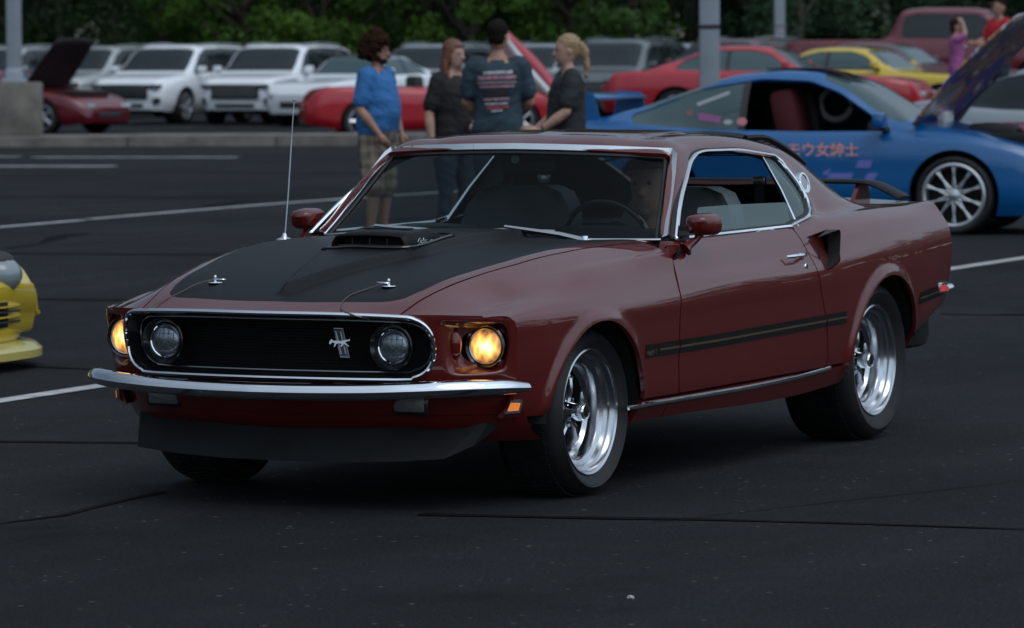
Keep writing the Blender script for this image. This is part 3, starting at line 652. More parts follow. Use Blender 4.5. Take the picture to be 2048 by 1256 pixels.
# --- surface lookup for trim
F1 = P1.reshape(-1, 3); F2_ = P2.reshape(-1, 3); N1 = S1[1]; N2 = S2[1]
def on_side(x, z, lift=.002):
    P, N = (F1, N1) if x > -.65 else (F2_, N2)
    m = P[:, 1] > .5; d = (P[:, 0]-x)**2+(P[:, 2]-z)**2+np.where(m, 0, 9); idx = np.argsort(d)[:6]; w = 1/(d[idx]+1e-7); w /= w.sum()
    p = (P[idx]*w[:, None]).sum(0); n = (N[idx]*w[:, None]).sum(0); n /= np.linalg.norm(n)
    return Vector((x, p[1], z))+Vector(n)*lift, Vector(n)
def on_top(x, y, lift=.002):
    P, N = (F1, N1) if x > -.70 else (F2_, N2)
    d = (P[:, 0]-x)**2+(P[:, 1]-abs(y))**2+np.where(P[:, 2] > .66, 0, 9); idx = np.argsort(d)[:6]; w = 1/(d[idx]+1e-7); w /= w.sum()
    p = (P[idx]*w[:, None]).sum(0); n = (N[idx]*w[:, None]).sum(0); n /= np.linalg.norm(n)
    if y < 0: n = n*[1, -1, 1]
    return Vector((x, y, p[2]))+Vector(n)*lift, Vector(n)
# --- chrome window frames
fpts = []
for (x, z) in WIN:
    p, n = on_side(x, z, .004); fpts.append(p)
for _ in range(3):
    fy = [p.y for p in fpts]; nf = len(fpts)
    for i, p in enumerate(fpts): p.y = (fy[i-1]+2*fy[i]+fy[(i+1) % nf])/4
for p in fpts:
    if p.x > -1.36: p.y = float(np.interp(p.z, [.914, 1.055, 1.14, 1.214, 1.24], [.806, .742, .698, .650, .628]))
mb = MB().tube(fpts, .0085, 6, closed=True); mb2 = MB(); mb2.v = list(mb.v); mb2.f = list(mb.f)
mb.build('window_frame', M['chrome'], car)
mb2.v = [(x, -y, z) for x, y, z in mb2.v]; mb2.build('window_frame', M['chrome'], car)
MB().tube([p+Vector((0, -.016, 0)) for p in fpts], .014, 6, closed=True).build('window_seal', M['black'], car)
def ws_x(y, z): return -.735-.09*(np.abs(y)/.75)**4-(z-.908)*(.88+.88*np.asarray(y)**2)
def ws_pt(y, z): return Vector((float(ws_x(y, z)), y, z))
yw_ = np.linspace(-.76, .76, 60); zw_ = np.linspace(.90, 1.27, 30); Yw, Zw = np.meshgrid(yw_, zw_, indexing='ij')
Sw = gridmesh(np.stack([ws_x(Yw, Zw), Yw, Zw], 2))
if Sw[1][:, 0].mean() < 0: Sw = (Sw[0], -Sw[1], Sw[2][:, ::-1])
s = clip(Sw, poly_sdf(Sw[0][:, 1], Sw[0][:, 2], WSH)); panel((s[0]-s[1]*.002, s[1], s[2]), 'windshield', M['glass'], car, 0)
pts = [ws_pt(y, z)+Vector((.006, 0, .004)) for y, z in WSH if not (z < .93 and abs(y) < .7)]
top = [p for p in pts]
# order: left bottom -> top -> right bottom
WS2 = [(-.748, .914), (-.72, .985), (-.69, 1.07), (-.66, 1.155), (-.636, 1.222), (-.62, 1.237), (-.58, 1.240), (-.4, 1.249), (-.2, 1.255), (0, 1.258)]
WS2 = WS2+[(-y, z) for y, z in WS2[-2::-1]]
pts = [ws_pt(y, z)+Vector((.005, 0, .005))+Vector((.016, .011, .006) if y > 0 else (.004, -.003, .002))*min(1, max(0, abs(y)-.6)*25) for y, z in WS2]
MB().tube([ws_pt(y*.962, .908+(z-.908)*.945)+Vector((-.004, 0, .0)) for y, z in WS2], .009, 6).build('windshield_seal', M['black'], car)
outs = []
for i, (y, z) in enumerate(WS2):
    a = WS2[max(i-1, 0)]; b = WS2[min(i+1, len(WS2)-1)]; t = Vector((0, b[0]-a[0], b[1]-a[1])).normalized(); outs.append(Vector((0, -t.z, t.y)))
MB().sweep(pts, [(.013, -.012), (.013, .002), (-.012, .006), (-.016, -.006)], outs, [Vector((.7, .35*(1 if y > 0 else -1)*min(1, max(0, abs(y)-.5)*8), .6)) for y, z in WS2]).build('windshield_trim', M['chrome'], car)
MB().tube([ws_pt(y*.985, .917)+Vector((.012, 0, -.004)) for y in np.linspace(-.75, .75, 25)], .006, 6).build('windshield_lower_trim', M['dullchrome'], car)
# drip rails from pillar foot over the roof side
for sg in (1, -1):
    # slanted divider between door glass and quarter glass
    a, _ = on_side(-1.985, .925, -.01); b, _ = on_side(-2.075, 1.222, -.01)
    q = [a, a.lerp(b, .5)+Vector((0, .008, 0)), b]
    q = [Vector((v.x, sg*v.y, v.z)) for v in q]
    MB().tube(q, [.012, .009, .005], 6, sx=.7).build('glass_divider', M['chrome'], car)
    # rocker molding
    pts = []
    for x in np.linspace(-.225, -2.15, 30):
        z = .3135+.024*max(0, (-x-1.1)/1.0)**2; p, n = on_side(x, z, .003); pts.append((p.x, sg*p.y, p.z))
    MB().tube(pts, .0095, 8, sx=.6).build('rocker_molding', M['chrome'], car)
# rear quarter outline trim at the foot of the window
# --- stripes on the side
def strip(name, x0, x1, zc, h, m, n=70, lift=.0025, arch=True, sides=(1, -1)):
    for sg in sides:
        V, F = [], []; k = 0
        for i in range(n+1):
            x = x0+(x1-x0)*i/n; zz = zc(x)
            row = []
            for t in (-.5, 0, .5):
                p, nn = on_side(x, zz+h*t, lift); row.append((p.x, sg*p.y, p.z))
            V += row
        for i in range(n):
            a = i*3
            F += [(a, a+3, a+4, a+1), (a+1, a+4, a+5, a+2)]
        MB().add(V, F).build(name, m, car)
zst = lambda x: float(np.interp(-x, [0, .3, 1.0, 2.0, 2.4, 3.0, 3.5], [.510, .514, .520, .538, .546, .568, .60]))
M['stripe'] = mat('satin_black_stripe', (.006, .005, .005), .45, spec=.3)
strip('side_stripe', -.352, -.642, zst, .050, M['stripe'], 20); strip('side_stripe', -.652, -2.055, zst, .050, M['stripe'], 70); strip('side_stripe', -2.068, -2.27, zst, .050, M['stripe'], 14)
strip('side_stripe', -3.13, -3.50, zst, .050, M['stripe'], 20)
strip('gold_line', -.47, -.642, zst, .008, M['gold'], 10, .004); strip('gold_line', -.652, -2.055, zst, .008, M['gold'], 60, .004); strip('gold_line', -2.068, -2.27, zst, .008, M['gold'], 8, .004)
strip('gold_line', -3.13, -3.48, zst, .008, M['gold'], 12, .004)
for sg in (1,):
    p, n = on_side(-.36, .497, .0045); text_obj('mach 1', .032, 'stripe_lettering', M['gold'], car, frame((-.352, p.y, .499), (-1, 0, 0), (0, 0, 1)), 0, .0005, True)
# --- front face (fender extensions, behind the headlights)
SUR = [(0, .712), (.3, .711), (.53, .704), (.585, .695), (.618, .67), (.634, .63), (.636, .585), (.625, .54), (.60, .505), (.56, .485), (.5, .477), (0, .478)]
REC = smooth_poly([(.652, .692), (.835, .682), (.842, .60), (.828, .50), (.79, .492), (.665, .492), (.648, .56)], .03)
yy = np.linspace(.50, .90, 90); zz = np.linspace(.44, .712, 90)
Yg, Zg = np.meshgrid(yy, zz, indexing='ij')
yo = pchip([.30, .36, .47, .60, .665, .685, .70], [.76, .81, .838, .85, .852, .848, .82], Zg)
Yg = .50+(Yg-.50)/.40*(yo-.50)
Zg = np.minimum(Zg, np.interp(Yg, [.5, .53, .665, .77, .848], [.709, .7065, .704, .698, .689]))
Xg = FX(Yg, Zg); sdf = poly_sdf(Yg.ravel(), Zg.ravel(), REC).reshape(Yg.shape)
xfl = np.interp(Yg, [.64, .67, .69, .705, .749, .80, .85], [.80, .735, .728, .69, .66, .645, .63])-.0*Zg
w = sstep(.0, .03, sdf); Xr = Xg*(1-w)+np.minimum(xfl, Xg)*w
for k in range(3):
    Xr[1:-1, 1:-1] = (Xr[1:-1, 1:-1]*2+Xr[:-2, 1:-1]+Xr[2:, 1:-1]+Xr[1:-1, :-2]+Xr[1:-1, 2:])/6
Pf = np.stack([Xr, Yg, Zg], 2)
Sf = gridmesh(Pf)
if Sf[1][:, 0].mean() < 0: Sf = (Sf[0], -Sf[1], Sf[2][:, ::-1])
full_sur = SUR+[(-y, z) for y, z in SUR[-2:0:-1]]
s = clip(Sf, -poly_sdf(Sf[0][:, 1], Sf[0][:, 2], full_sur)); s = clip(s, np.hypot(s[0][:, 1]-.749, s[0][:, 2]-.591)-.072)
for mi in (False, True): panel(s, 'headlight_extension', M['paint'], car, .006, mi)
# --- grille
sur3 = [Vector((float(FX(y, z))+.010, y, z)) for y, z in crs(full_sur, 3, True)]
MB().tube(sur3, .0085, 8, closed=True).build('grille_surround', M['chrome'], car)
ins = [(y*.945, .595+(z-.595)*.80) for y, z in crs(full_sur, 3, True)]
ins3 = [Vector((float(FX(y, z))-.060, y, z)) for y, z in ins]; nS = len(sur3)
MB().add([tuple(p+Vector((-.004, 0, 0))) for p in sur3]+[tuple(p) for p in ins3], [(i, (i+1) % nS, nS+(i+1) % nS, nS+i) for i in range(nS)]).build('grille_funnel', M['trimblack'], car)
MB().tube(ins3, .0028, 6, closed=True).build('inner_trim_line', M['dullchrome'], car)
ins4 = [Vector((float(FX(y*1.03, z))-.105, y*1.03, z)) for y, z in ins]
MB().add([tuple(p) for p in ins4]+[(.84, 0, .59)], [(i, (i+1) % nS, nS) for i in range(nS)]).build('grille_backing', M['shell'], car)
mb = MB()
for k in range(17):
    z = .505+k*.0112
    for sg in (1, -1):
        mb.tube([(float(FX(y, z))-.092, sg*y, z) for y in np.linspace(0, .40, 10)], .0022, 4)
M['grillebar'] = mat('grille_bar_black', (.007, .004, .004), .5, spec=.3)
gm = mb.build('grille_bars', M['grillebar'], car); gm['kind'] = 'stuff'
for k in range(13):
    pass
# running horse emblem: framed tribar behind a galloping silhouette
EX = float(FX(.277, .604))-.075
em = Vector((EX, .277, .604)); fm = frame(em, (0.15, 1, 0), (-.12, 0, 1))
M['navy'] = mat('emblem_blue', (.02, .03, .09), .3, coat=1); M['emred'] = mat('emblem_red', (.12, .02, .02), .3)
def plate(name, x0, x1, y0, y1, z, m, t=.003):
    mb = MB().box(((x0+x1)/2, (y0+y1)/2, z), (abs(x1-x0), abs(y1-y0), t)); o = mb.build(name, m, car); o.data.transform(fm); return o
# tilted in the photo: frame leans
sh = Matrix(((1, -.38, 0, 0), (0, 1, 0, 0), (0, 0, 1, 0), (0, 0, 0, 1)))
fm = fm @ sh
plate('emblem_plate', -.021, .021, -.052, .052, 0, M['dullchrome']); plate('emblem_field', -.0175, .0175, -.0485, .0485, .002, M['navy'])
for k, x in enumerate((-.0105, 0, .0105)): plate('emblem_bar', x-.0032, x+.0032, -.040, .040, .0045, M['dullchrome'] if k != 1 else M['emred'])
horse = [(-.052, -.004), (-.047, .004), (-.040, .009), (-.036, .013), (-.033, .008), (-.024, .006), (-.010, .007), (.004, .006), (.016, .008), (.026, .011), (.040, .012), (.050, .016), (.046, .008), (.034, .006), (.024, .002), (.030, -.006), (.038, -.012), (.034, -.014), (.024, -.008), (.016, -.004), (.010, -.010), (.000, -.016), (-.004, -.014), (.004, -.008), (.004, -.003), (-.010, -.003), (-.020, -.006), (-.026, -.014), (-.034, -.018), (-.030, -.010), (-.026, -.003), (-.034, .000), (-.042, -.004), (-.049, -.009)]
MB().prism([(a*.98, b*.95) for a, b in horse], .006, .010).build('horse_emblem', M['chrome'], car, smooth=0).data.transform(fm)
# --- headlights
M['lit'] = mat('lit_headlamp_glass', (.5, .35, .15), .2, emit=(1, .5, .12), estr=1.15)
n = M['lit'].node_tree.nodes; lk = M['lit'].node_tree.links; b = n['Principled BSDF']
tc = n.new('ShaderNodeTexCoord'); vo = n.new('ShaderNodeTexVoronoi'); vo.inputs['Scale'].default_value = 42
mp = n.new('ShaderNodeMapping'); mp.inputs['Scale'].default_value = (1, 1.0, .55); lk.new(tc.outputs['Object'], mp.inputs[0]); lk.new(mp.outputs[0], vo.inputs[0])
gr = n.new('ShaderNodeTexGradient'); gr.gradient_type = 'SPHERICAL'; m2 = n.new('ShaderNodeMapping'); m2.inputs['Scale'].default_value = (12, 13, 17)
lk.new(tc.outputs['Object'], m2.inputs[0]); lk.new(m2.outputs[0], gr.inputs[0])
ad = n.new('ShaderNodeMath'); ad.operation = 'MULTIPLY_ADD'; lk.new(vo.outputs['Distance'], ad.inputs[0]); ad.inputs[1].default_value = .55; lk.new(gr.outputs[0], ad.inputs[2])
cr = n.new('ShaderNodeValToRGB'); cr.color_ramp.elements[0].position = .18; cr.color_ramp.elements[0].color = (.06, .018, .005, 1); cr.color_ramp.elements[1].position = 1.0; cr.color_ramp.elements[1].color = (1, .88, .52, 1)
e_ = cr.color_ramp.elements.new(.45); e_.color = (.42, .16, .035, 1); e_ = cr.color_ramp.elements.new(.78); e_.color = (1, .55, .12, 1)
lk.new(ad.outputs[0], cr.inputs[0]); lk.new(cr.outputs[0], b.inputs['Emission Color'])
M['reflector'] = mat('lamp_reflector', (.3, .33, .37), .25, .9, bump=1.0, bscale=45)
def headlamp(x, y, z, r, m, name='headlight'):
    prof = [(r*math.sin(a), .020*math.cos(a)) for a in np.linspace(0, math.pi/2, 9)]
    o = MB().lathe([(p[0], p[1]) for p in prof], 40, axis='x').build(name, m, car); o.location = (x, y, z)
    ring = [(r+.001, -.004), (r+.005, .000), (r+.0065, .006), (r+.003, .011), (r-.001, .008)]
    MB().lathe(ring, 40, (0, 0, 0), 'x', closed=True).build('headlight_ring', M['chrome'] if m is M['lens'] or m is M['reflector'] else M['dullchrome'], o)
    mb = MB()
    for k in range(-5, 6):
        yy_ = k*r*.17; hh = math.sqrt(max(r*r*.9-yy_*yy_, 0))
        if k % 2 == 0: mb.box((.0205*math.sqrt(max(0, 1-(yy_/r)**2)), yy_, 0), (.003, .0015, hh*1.6))
    for k in (-2, 0, 2):
        zz_ = k*r*.22; hh = math.sqrt(max(r*r*.9-zz_*zz_, 0)); mb.box((.0205*math.sqrt(max(0, 1-(zz_/r)**2)), 0, zz_), (.003, hh*1.5, .0015))
    fl = mb.build('lens_flutes', m, o)
    return o
for sg in (1, -1):
    headlamp(.668, sg*.749, .591, .061, M['lit'])
    headlamp(.845, sg*.472, .594, .058, M['reflector'])
    # bucket of the inner lamp
    MB().lathe([(.060, -.012), (.070, .0), (.086, .022), (.082, .024), (.068, .002), (.059, -.01)], 40, (.850, sg*.472, .594), 'x', closed=True).build('lamp_bucket', M['trimblack'], car)
    # bezel of the outer lamp
    MB().lathe([(.063, -.03), (.072, .0), (.080, .012), (.076, .016), (.069, .010), (.062, -.02)], 40, (.668, sg*.749, .591), 'x', closed=True).build('lamp_bezel', M['trimblack'], car)
# --- added glossy red bulge in the recess, stands in for the headlamp's reflection
M['bulge'] = mat('red_reflection_bulge', (.16, .012, .006), .12, coat=1, coat_rough=.0, metal=.4)
for sg in (1, -1):
    V = []; Fq = []
    for i in range(13):
        t = math.pi*i/12
        for k in range(16): a = 2*math.pi*k/16; V.append((.757+.022*math.sin(t)*math.cos(a), sg*(.668+.026*math.sin(t)*math.sin(a)), .603+.060*math.cos(t)))
    for i in range(12):
        for k in range(16): Fq.append((i*16+k, i*16+(k+1) % 16, (i+1)*16+(k+1) % 16, (i+1)*16+k))
    MB().add(V, Fq).build('reflection_bulge', M['bulge'], car, 60)
# --- bumper
bp = crs([(1.036, 0, .441), (1.022, .2, .442), (.992, .42, .446), (.955, .58, .452), (.900, .70, .457), (.826, .79, .459), (.728, .857, .457), (.605, .884, .448)], 6)
def swp(path, prof, scale, name, m, parent, flipn=False):
    V, F = [], []; mm = len(prof); nP = len(path)
    for i, p in enumerate(path):
        a = Vector(path[max(i-1, 0)]); b2 = Vector(path[min(i+1, nP-1)]); t = (b2-a).normalized(); o = t.cross(Vector((0, 0, 1))).normalized()
        if flipn: o = -o
        sc = scale(i/(nP-1))
        for (q, w_) in prof: V.append(Vector(p)+o*(q*sc)+Vector((0, 0, 1))*(w_*sc))
    for i in range(nP-1):
        for k in range(mm):
            k2 = (k+1) % mm; F.append((i*mm+k, (i+1)*mm+k, (i+1)*mm+k2, i*mm+k2))
    F += [tuple(range(mm)), tuple((nP-1)*mm+k for k in range(mm))[::-1]]
    return MB().add(V, F)
full = [(x, -y, z) for x, y, z in bp[:0:-1]]+bp
prof = [(-.03, .022), (-.012, .024), (.002, .020), (.013, .010), (.020, -.002), (.022, -.008), (.019, -.012), (.009, -.026), (-.003, -.036), (-.03, -.038)]
swp(full, prof, lambda t: 1-.45*(abs(2*t-1)**8), 'bumper', M['chrome'], car).build('front_bumper', M['chrome'], car, smooth=50)
for sg in (1, -1):
    MB().box((.985, sg*.33, .458), (.02, .05, .02), bev=.003).build('bumper_bolt', M['trimblack'], car)
# --- valance under the bumper
zv = np.array([.475, .45, .41, .375, .345, .343, .33, .30, .27, .24]); ov = np.array([.035, .045, .05, .055, .065, .072, .075, .09, .12, .17])
yv = np.linspace(-.83, .83, 90); Vv = []; Fv = []
for z_, o_ in zip(zv, ov):
    for y_ in yv: Vv.append((float(FX(y_, z_))-o_, y_*(1-.0*abs(z_)), z_))
for i in range(len(zv)-1):
    for j in range(len(yv)-1): Fv.append((i*90+j, i*90+j+1, (i+1)*90+j+1, (i+1)*90+j))
MB().add(Vv, Fv).build('front_valance', M['paint'], car, smooth=25)
M['parklens'] = mat('parking_lamp_glass', (.14, .15, .16), .15, .3, bump=1., bscale=90)
for sg in (1, -1):
    x_ = float(FX(.51, .38))-.05
    MB().box((x_+.004, sg*.51, .385), (.02, .125, .056), bev=.008).build('parking_lamp', M['parklens'], car)
    MB().box((x_, sg*.51, .385), (.02, .145, .074), bev=.010).build('parking_lamp_housing', M['trimblack'], car)
# chin spoiler
bot = [(.850, 0, .170), (.842, .25, .172), (.822, .45, .180), (.786, .635, .193), (.675, .700, .235), (.560, .750, .300)]
tpp = [(.800, 0, .285), (.790, .25, .29), (.745, .48, .300), (.621, .713, .325), (.600, .735, .330), (.570, .765, .336)]
bot = [(x, -y, z) for x, y, z in bot[:0:-1]]+bot; tpp = [(x, -y, z) for x, y, z in tpp[:0:-1]]+tpp
V = bot+tpp; V += [(x-.012, y, z+.002) for x, y, z in bot]+[(x-.012, y, z) for x, y, z in tpp]; nb = len(bot); Fq = []
for i in range(nb-1):
    Fq += [(i, i+1, nb+i+1, nb+i), (2*nb+i, 3*nb+i, 3*nb+i+1, 2*nb+i+1), (i, 2*nb+i, 2*nb+i+1, i+1), (nb+i, nb+i+1, 3*nb+i+1, 3*nb+i)]
Fq += [(0, nb, 3*nb, 2*nb), (nb-1, 3*nb-1, 4*nb-1, 2*nb-1)]
M['chin'] = mat('matte_black_plastic', (.0055, .0065, .008), .7, bump=.15, bscale=300, spec=.28, var=.3, vscale=8)
MB().add(V, Fq).build('chin_spoiler', M['chin'], car, smooth=20)
# front side marker
for sg in (1, -1):
    P0 = on_side(.60, .372, .0)[0]
    q = [(-.035, -.022), (.030, -.022), (.045, .020), (-.010, .024)]
    fmm = frame((.605, sg*(P0.y-.004), .372), (-.93, .36, 0) if sg > 0 else (.93, .36, 0), (0, 0, 1))
    MB().prism([(a*1.05, b*1.05) for a, b in q], 0, .010).build('marker_bezel', M['chrome'], car, smooth=0).data.transform(fmm)
    M.setdefault('amber', mat('amber_lens', (.8, .22, .03), .3, emit=(1, .25, .03), estr=.35))
    MB().prism([(a*.66, b*.62) for a, b in q], .010, .016).build('front_side_marker', M['amber'], car, smooth=0).data.transform(fmm)
# --- shaker hood scoop
def section(x, yw, zb, zt, r=.02):
    return [(x, -yw*1.06, zb), (x, -yw, zb+(zt-zb)*.62), (x, -yw*.90, zt-.004), (x, -yw*.70, zt), (x, 0, zt+.003), (x, yw*.70, zt), (x, yw*.90, zt-.004), (x, yw, zb+(zt-zb)*.62), (x, yw*1.06, zb)]
secs = [section(.165, .152, .886, .955), section(.07, .154, .892, .970), (section(-.04, .148, .90, .974)), section(-.14, .135, .905, .966), section(-.20, .115, .91, .948)]
V = [p for s_ in secs for p in s_]; n9 = 9; Fq = [(i*9+k, i*9+k+1, (i+1)*9+k+1, (i+1)*9+k) for i in range(4) for k in range(8)]+[tuple(4*9+k for k in range(9))]
o = MB().add(V, Fq).build('hood_scoop', M['blackout'], car, smooth=40); 
md = o.modifiers.new('solid', 'SOLIDIFY'); md.thickness = .006; md.offset = -1
sc = o
MB().box((.10, 0, .918), (.02, .27, .055)).build('scoop_mouth', M['shell'], sc)
mb = MB()
for k in range(-1, 2): mb.box((.158, k*.074, .918), (.004, .0025, .058))
mb.box((.158, 0, .920), (.004, .27, .0025)); mb.build('scoop_grid', mat('scoop_grid_metal', (.05, .035, .03), .5), sc)
MB().tube(section(.168, .152, .886, .955), .004, 6).build('scoop_lip', M['blackout'], sc)
mb = MB()
for k in range(17): mb.box((-.0, -.10+k*.0115, .9765), (.05, .006, .004))
mb.build('scoop_louvers', M['shell'], sc)
# seal plate round the scoop
pl = []
for x_, y_ in [(.205, -.16), (.185, -.06), (.195, .06), (.18, .155), (.10, .185), (-.10, .175), (-.22, .15), (-.245, 0), (-.22, -.15), (-.1, -.18), (.15, -.185)]:
    pl.append(on_top(x_, y_, .006)[0])
MB().tube(crs([tuple(p) for p in pl], 4, True), .0055, 6, closed=True).build('scoop_seal', M['trimblack'], sc)
text_obj('Cobra', .034, 'scoop_lettering', M['chrome'], sc, frame((.085, .161, .922), (-1, -.06, .0), (0, 0.12, 1)), .35, .0012, True)
text_obj('428', .020, 'scoop_lettering', M['chrome'], sc, frame((-.022, .157, .922), (-1, -.12, .0), (0, 0.12, 1)), .2, .0012, True)
# --- hood pins and lanyards
for sg in (1, -1):
    p, n = on_top(.68, sg*.361, .001)
    mb = MB().lathe([(.001, .004), (.024, .004), (.027, .001), (.027, 0)], 20, tuple(p), 'z'); mb.lathe([(.0001, .030), (.005, .027), (.007, .020), (.005, .012), (.007, .004)], 12, tuple(p), 'z')
    pin = mb.build('hood_pin', M['chrome'], car)
    rr = [(p.x+.004+.014*math.cos(a), p.y-.02*sg+.026*math.sin(a), p.z+.014) for a in np.linspace(0, 2*math.pi, 16, endpoint=False)]
    MB().tube(rr, .0018, 5, closed=True).build('pin_clip', M['chrome'], pin)
    if sg > 0: path = [(p.x, p.y-.02, p.z+.012), (.73, .30, .79), (.80, .275, .772), (.88, .28, .748), (.955, .32, .728), (.985, .38, .712), (.95, .43, .695)]
    else: path = [(p.x, p.y-.01, p.z+.012), (.73, -.41, .795), (.80, -.44, .765), (.88, -.47, .738), (.94, -.49, .718), (.95, -.50, .700)]
    MB().tube(crs(path, 6), .0022, 5).build('pin_lanyard', M['cable'], car)
# --- wipers
def wiper(piv, el, tip0, tip1):
    mb = MB().tube([piv, tuple(Vector(piv).lerp(Vector(el), .3)+Vector((0, 0, .006))), el], [.014, .012, .007], 6, sx=1.3)
    o = mb.build('wiper_arm', M['dullchrome'], car)
    MB().lathe([(.0001, .02), (.014, .018), (.016, 0)], 16, piv, 'z').build('wiper_pivot', M['chrome'], o)
    m_ = Vector(tip0).lerp(Vector(tip1), .5)
    MB().tube([tip0, tuple(m_+Vector((.004, 0, .006))), tip1], [.005, .008, .005], 6).build('wiper_blade', M['dullchrome'], car)
    MB().tube([tuple(Vector(tip0)-Vector((0, 0, .008))), tuple(m_-Vector((0, 0, .006))), tuple(Vector(tip1)-Vector((0, 0, .008)))], .004, 5).build('wiper_rubber', M['rubber'], car)
T_ = lambda v: tuple(v)
wiper(T_(ray(890, 469, 0, -.715)), T_(ray(750, 451, 0, -.735)), T_(ray(662, 469, 0, -.755)), T_(ray(835, 463, 0, -.725)))
wiper(T_(ray(1170, 481, 0, -.725)), T_(ray(1010, 453, 0, -.725)), T_(ray(920, 463, 0, -.73)), T_(ray(1110, 462, 0, -.73)))
# --- antenna
p, n = on_top(-.402, -.685, .0)
MB().lathe([(.0001, .03), (.008, .026), (.012, .012), (.03, .006), (.034, 0)], 16, tuple(p), 'z').build('antenna_base', M['chrome'], car)
MB().tube([tuple(p), (-.432, -.683, 1.1), (-.456, -.681, 1.30)], .0028, 6).build('antenna_mast', M['dullchrome'], car)
MB().tube([(-.456, -.681, 1.30), (-.477, -.68, 1.450)], .0018, 6).build('antenna_tip_mast', M['dullchrome'], car)
MB().lathe([(.0001, .006), (.004, .004), (.005, 0), (.004, -.004), (.0001, -.006)], 8, (-.477, -.68, 1.453), 'z').build('antenna_ball', M['dullchrome'], car)
# --- door mirrors
for sg in (1, -1):
    V = []; Fq = []
    secs = [(-.845, .016, .012), (-.855, .040, .028), (-.875, .052, .038), (-.92, .057, .043), (-.965, .060, .044)]
    for (x_, hy, hz) in secs:
        for k in range(20):
            a = 2*math.pi*k/20; c_, s_ = math.cos(a), math.sin(a)
            V.append((x_+.012*(s_ > 0)*s_, sg*(.872+hy*np.sign(c_)*abs(c_)**.7), .970+hz*np.sign(s_)*abs(s_)**.7))
    for i in range(4):
        for k in range(20): Fq.append((i*20+k, i*20+(k+1) % 20, (i+1)*20+(k+1) % 20, (i+1)*20+k))
    Fq += [tuple(range(20)), tuple(80+k for k in range(20))]
    o = MB().add(V, Fq).build('door_mirror', M['paint'], car, smooth=50)
    MB().tube([(-.915, sg*.868, .945), (-.875, sg*.862, .912), (-.830, sg*.852, .892), (-.815, sg*.846, .878)], [.022, .014, .018, .032], 10, sx=.7).build('mirror_stalk', M['paint'], o)
    MB().box((-.9665, sg*.872, .970), (.002, .09, .062), bev=.0).build('mirror_glass', M['chrome'], o)
# --- door handle, lock, pillar badge
for sg in (1, -1):
    p, n = on_side(-1.80, .812, .0)
    mb = MB().tube([(-1.70, sg*(p.y+.012), .813), (-1.74, sg*(p.y+.030), .8145), (-1.83, sg*(p.y+.032), .8155), (-1.885, sg*(p.y+.014), .8155)], [.006, .008, .008, .010], 8, sx=.8)
    o = mb.build('door_handle', M['chrome'], car)
    MB().lathe([(.0001, .012), (.014, .012), (.015, 0)], 14, (-1.86, sg*(p.y+.0), .808), 'y').build('handle_button', M['chrome'], o)
    p, n = on_side(-1.86, .775, .0); pr = [(.0001, .008), (.011, .008), (.014, .0)]
    MB().lathe([(r, sg*h) for r, h in pr], 16, (-1.86, sg*p.y, .768), 'y').build('door_lock', M['chrome'], car)
p, n = on_side(-2.335, 1.085, .0); n = Vector((.02, .97, .28)).normalized()
for sg in (1, -1):
    mbx = MB().lathe([(.0001, .022), (.034, .022), (.035, .027), (.044, .027), (.046, .020), (.046, -.02)], 28, (0, 0, 0), 'y')
    o = mbx.build('pillar_badge', M['chrome'], car); o.data.transform(Matrix(((1, 0, 0, 0), (0, 1, 0, 0), (0, 0, 1.0, 0), (0, 0, 0, 1))))
    nn = Vector((n.x, sg*n.y, n.z)); q = Vector((0, 1, 0)).rotation_difference(nn); o.data.transform(q.to_matrix().to_4x4()); o.location = (p.x, sg*p.y, p.z)
    mm_ = MB().lathe([(.0001, .024), (.029, .024), (.029, .02)], 24, (0, 0, 0), 'y').build('badge_centre', M['dullchrome'], o); mm_.data.transform(q.to_matrix().to_4x4())
# --- rear wing, posts, louvres, tail
wp = crs([(-3.50, 0, 1.062), (-3.50, .3, 1.062), (-3.50, .47, 1.060), (-3.49, .545, 1.048), (-3.48, .64, 1.008), (-3.475, .67, .992)], 4)
wp = [(x, -y, z) for x, y, z in wp[:0:-1]]+wp
V, Fq = [], []; prw = [(.08, .0), (.065, .009), (.02, .013), (-.05, .010), (-.08, .003), (-.05, -.006), (.04, -.009), (.075, -.006)]
for i, q in enumerate(wp):
    a = Vector(wp[max(i-1, 0)]); b2 = Vector(wp[min(i+1, len(wp)-1)]); t = (b2-a).normalized(); u = Vector((1, 0, 0)); up = t.cross(u).normalized(); up = up if up.z > 0 else -up
    for (c_, h_) in prw: V.append(Vector(q)+u*c_+up*h_)
m8 = len(prw)
for i in range(len(wp)-1):
    for k in range(m8): Fq.append((i*m8+k, i*m8+(k+1) % m8, (i+1)*m8+(k+1) % m8, (i+1)*m8+k))
Fq += [tuple(range(m8)), tuple((len(wp)-1)*m8+k for k in range(m8))]
wing = MB().add(V, Fq).build('rear_wing', M['blackout'], car, smooth=40)
for sg in (1, -1):
    MB().add([(x_, sg*y_, z_) for x_, y_, z_ in [(-3.36, .455, .965), (-3.56, .455, .975), (-3.54, .455, 1.052), (-3.44, .455, 1.052), (-3.36, .475, .965), (-3.56, .475, .975), (-3.54, .475, 1.052), (-3.44, .475, 1.052)]],
             [(0, 1, 2, 3), (4, 7, 6, 5), (0, 4, 5, 1), (1, 5, 6, 2), (2, 6, 7, 3), (3, 7, 4, 0)]).build('wing_post', M['paint'], wing, smooth=0)
